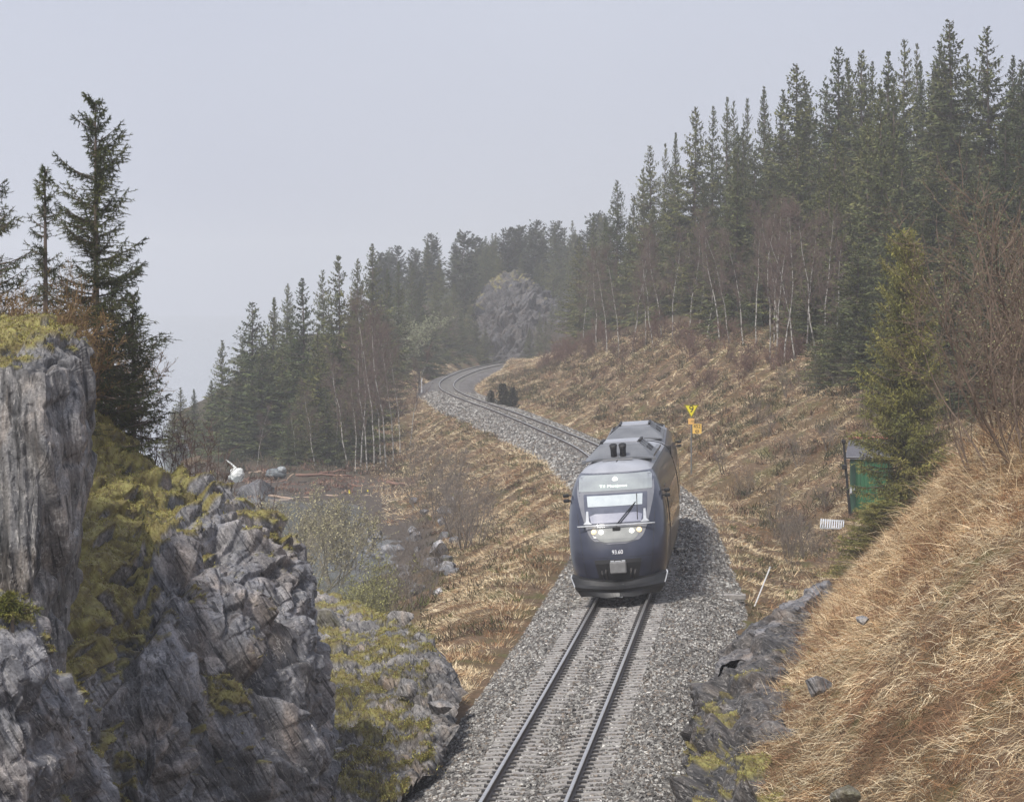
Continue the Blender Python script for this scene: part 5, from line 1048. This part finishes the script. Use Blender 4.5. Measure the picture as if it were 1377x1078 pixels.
# twiggy bushes on the right bank
TB = shrub_set(400, 3, h=4.4, stems=7, spread=.5, kids=(6, 6), r0=.03, lens=(.42, .2), col=(.15, .105, .075), twigs=3, twl=.3, tr=.0055, straight=.08, start=.2, buds=700, budc=(.30, .30, .14), bs=.018)
for i, (px, py, Y, s, lb) in enumerate([(1375, 640, 62, 1.05, 'tall leafless bush at the top of the straw bank, largest stems'), (1340, 640, 64, .85, 'leafless bush leaning left over the straw bank towards the yellow-green spruce'), (1400, 620, 66, 1.2, 'reddish leafless bush half outside the picture above the straw bank'), (1310, 625, 66, .6, 'short twiggy bush on the brow of the straw bank'), (1365, 610, 68, .9, 'fine-twigged bush behind the largest leafless bush on the bank'), (1420, 680, 58, .9, 'leafless bush at the right edge of the straw bank'), (1390, 600, 72, 1.35, 'tallest fine-twigged bush behind the others on the bank'), (1345, 605, 70, 1.0, 'slender bare bush behind the leaning one on the bank')]):
    q = P(px, py, Y); place(TB[i % 3], (q[0], q[1], gz(q[0], q[1]) - .1), i * 1.7 + .4, (s,) * 3, lb, 'bush')

# ------------------------------------------------------------------ dead grass, heath and ground scrub
def keep_on(X, Y, Z=None, tmin=None):
    return X - XC(Y)
def grass(name, n, yr, tr_, pal, ln, wd, flow, droop, yp=1.0, dens=None, patch=.5, zlift=-.02, tuft=22, tr0=.09):
    nt_ = max(1, n * 2 // tuft); Yc = yr[0] + (yr[1] - yr[0]) * rng.random(nt_) ** yp; tc_ = rng.uniform(tr_[0], tr_[1], nt_); ti = rng.integers(0, nt_, n * 2); loose = rng.random(n * 2) < .35
    sp = tr0 * rng.uniform(.5, 1.8, nt_)[ti]
    Y = np.where(loose, yr[0] + (yr[1] - yr[0]) * rng.random(n * 2) ** yp, Yc[ti] + rng.normal(0, 1, n * 2) * sp); t = np.where(loose, rng.uniform(tr_[0], tr_[1], n * 2), tc_[ti] + rng.normal(0, 1, n * 2) * sp); X = XC(Y) + t
    tdir = rng.normal(0, .55, (nt_, 3))[ti] * ~loose[:, None]; tlen = np.where(loose, 1, rng.uniform(.6, 1.5, nt_)[ti]); tcol = np.where(loose, 0, rng.normal(0, .28, nt_)[ti]); tdark = np.where(loose, 1, rng.uniform(.75, 1.2, nt_)[ti])
    p = np.stack([X, Y, X * 0], -1); d_ = fbm(p * .5 + 7, 3); k = d_ > (-.75 if yr[1] < 100 else -.4); 
    if dens is not None: k &= dens(X, Y, t)
    X, Y, t = X[k][:n], Y[k][:n], t[k][:n]; tdir, tlen, tcol, tdark = tdir[k][:n], tlen[k][:n], tcol[k][:n], tdark[k][:n]; z = H(X, Y) + zlift; n = len(X)
    e = .3; gx = (H(X + e, Y) - H(X - e, Y)) / (2 * e); gy = (H(X, Y + e) - H(X, Y - e)) / (2 * e)
    down = np.stack([-gx, -gy, -(gx ** 2 + gy ** 2)], -1); nl = np.linalg.norm(down, axis=1)[:, None] + .05; down /= nl
    nor = np.stack([-gx, -gy, np.ones(n)], -1); nor /= np.linalg.norm(nor, axis=1)[:, None]
    p = np.stack([X, Y, z], -1); sw = np.stack([fbm(p * .9 + 11, 2), fbm(p * .9 + 31, 2), np.zeros(n)], -1)
    d = down * flow + nor * rng.uniform(.25, .9, (n, 1)) + sw * .5 + tdir + rng.normal(0, .33, (n, 3))
    ci = fbm(p * .45 + 70, 3) + .5 * fbm(p * 1.6 + 90, 2) + tcol + rng.normal(0, .22, n); pal = np.array(pal); ix = np.clip(((ci + .75) / 1.5 * len(pal)).astype(int), 0, len(pal) - 1)
    col = pal[ix] * (1.04 + .42 * np.clip(fbm(p * np.array([.5, .35, 0]) + 15, 3), -1, .7))[:, None] * tdark[:, None] * (1 + rng.normal(0, .16, (n, 1))).clip(.5, 1.6)
    o = blade_obj(name, p, d, rng.uniform(ln[0], ln[1], n) * tlen, rng.uniform(wd[0], wd[1], n), rng.uniform(droop[0], droop[1], n), col); o['kind'] = 'stuff'
    return o
GP = [(.24, .13, .07), (.36, .22, .12), (.50, .36, .21), (.70, .57, .37), (.80, .69, .49), (.64, .50, .31), (.36, .21, .10), (.27, .15, .075)]
lipf = lambda Y: np.interp(Y, [50, 53.5, 58, 62, 66.5, 72, 79, 87, 94, 120], [3.2, 2.9, 2.9, 3.5, 3.7, 4.0, 4.5, 5.1, 5.5, 5.0])
grass('dead_grass', 270000, (42, 96), (2.6, 11.5), GP, (.14, .46), (.0045, .010), .55, (.0, .8), dens=lambda X, Y, t: t > lipf(Y) + .25 * perlin(np.stack([X * 2, Y * 2, X * 0], -1)))
grass('dead_grass', 5000, (56, 71), (5.2, 10), [(.5, .36, .2), (.62, .48, .3), (.4, .25, .13), (.22, .12, .07)], (.45, 1.0), (.006, .011), .1, (.0, .35), tuft=14)
grass('dead_grass', 100000, (70, 200), (-10, -2.9), GP[:6], (.15, .40), (.008, .017), .7, (.1, .7), 1.2, tr0=.2, dens=lambda X, Y, t: (t > np.interp(Y, [70, 95, 150, 200], [-4.6, -6.2, -8.5, -10])) & (fbm(np.stack([X, Y, X * 0], -1) * .5 + 3, 3) > -.25))
grass('dead_grass', 120000, (92, 200), (2.5, 16), GP[:6], (.16, .42), (.008, .018), .7, (.1, .7), 1.0, tr0=.2, dens=lambda X, Y, t: t > np.interp(Y, [92, 110, 125, 200], [4.2, 3.4, 2.7, 2.6]))
grass('dead_grass', 110000, (200, 470), (2.9, 15), GP[:6], (.22, .5), (.014, .03), .7, (.1, .7), 1.0, tr0=.4)
grass('dead_grass', 90000, (190, 450), (-12, -2.9), GP[:6], (.22, .5), (.014, .03), .7, (.1, .7), 1.0, tr0=.4)
def heath(name, n, yr, tr_, r_, pal, per=34, bl=(.25, .55), bw_=.03, dens=None):
    Y = rng.uniform(*yr, n * 2); t = rng.uniform(*tr_, n * 2); X = XC(Y) + t; k = fbm(np.stack([X, Y, X * 0], -1) * .3 + 55, 3) > -.05
    if dens is not None: k &= dens(X, Y, t)
    X, Y = X[k][:n], Y[k][:n]; n = len(X); z = H(X, Y); c = np.stack([X, Y, z], -1); rad = rng.uniform(*r_, n)
    rt = np.repeat(c, per, 0) + np.repeat(rad, per)[:, None] * rng.normal(0, .42, (n * per, 3)) * (1, 1, .25); d = rng.normal(0, .55, (n * per, 3)) + [0, 0, .9]
    col = np.repeat(pick(pal, n, .2), per, 0) * rng.uniform(.7, 1.3, (n * per, 1))
    o = blade_obj(name, rt, d, rng.uniform(*bl, n * per) * np.repeat(rad / r_[1], per), np.full(n * per, bw_), rng.uniform(0, .4, n * per), col); o['kind'] = 'stuff'
HP = [(.10, .07, .045), (.085, .075, .035), (.13, .075, .05), (.07, .07, .035), (.11, .095, .05)]
heath('heath_scrub', 1500, (140, 370), (4.5, 15), (.3, .9), HP, 40, (.3, .8), .035)
heath('heath_scrub', 900, (85, 300), (-10, -3.4), (.25, .6), HP + [(.11, .12, .04)], 34, (.2, .5), .028)
heath('heath_scrub', 260, (96, 150), (3.4, 12), (.2, .5), HP + [(.09, .11, .03)], 34, (.2, .45), .022)
heath('heath_scrub', 750, (44, 80), (4.2, 10.5), (.15, .4), [(.15, .075, .04), (.11, .065, .04), (.20, .11, .06), (.075, .05, .035)], 26, (.15, .5), .006, dens=lambda X, Y, t: (t > 6.2) | (rng.random(len(t)) < .35))
heath('heath_scrub', 500, (235, 330), (-24, -9), (.4, 1.1), [(.12, .075, .055), (.055, .06, .035), (.09, .07, .045), (.04, .05, .03)], 40, (.5, 1.2), .05)
heath('shore_litter', 420, (218, 244), (-23, -9.5), (.3, .7), [(.22, .12, .09), (.16, .09, .07), (.30, .21, .15), (.12, .10, .08)], 26, (.12, .35), .05)
heath('heath_scrub', 120, (57, 72), (-16, -6.2), (.15, .4), [(.12, .10, .03), (.10, .07, .03), (.15, .13, .04)], 60, (.15, .4), .012)
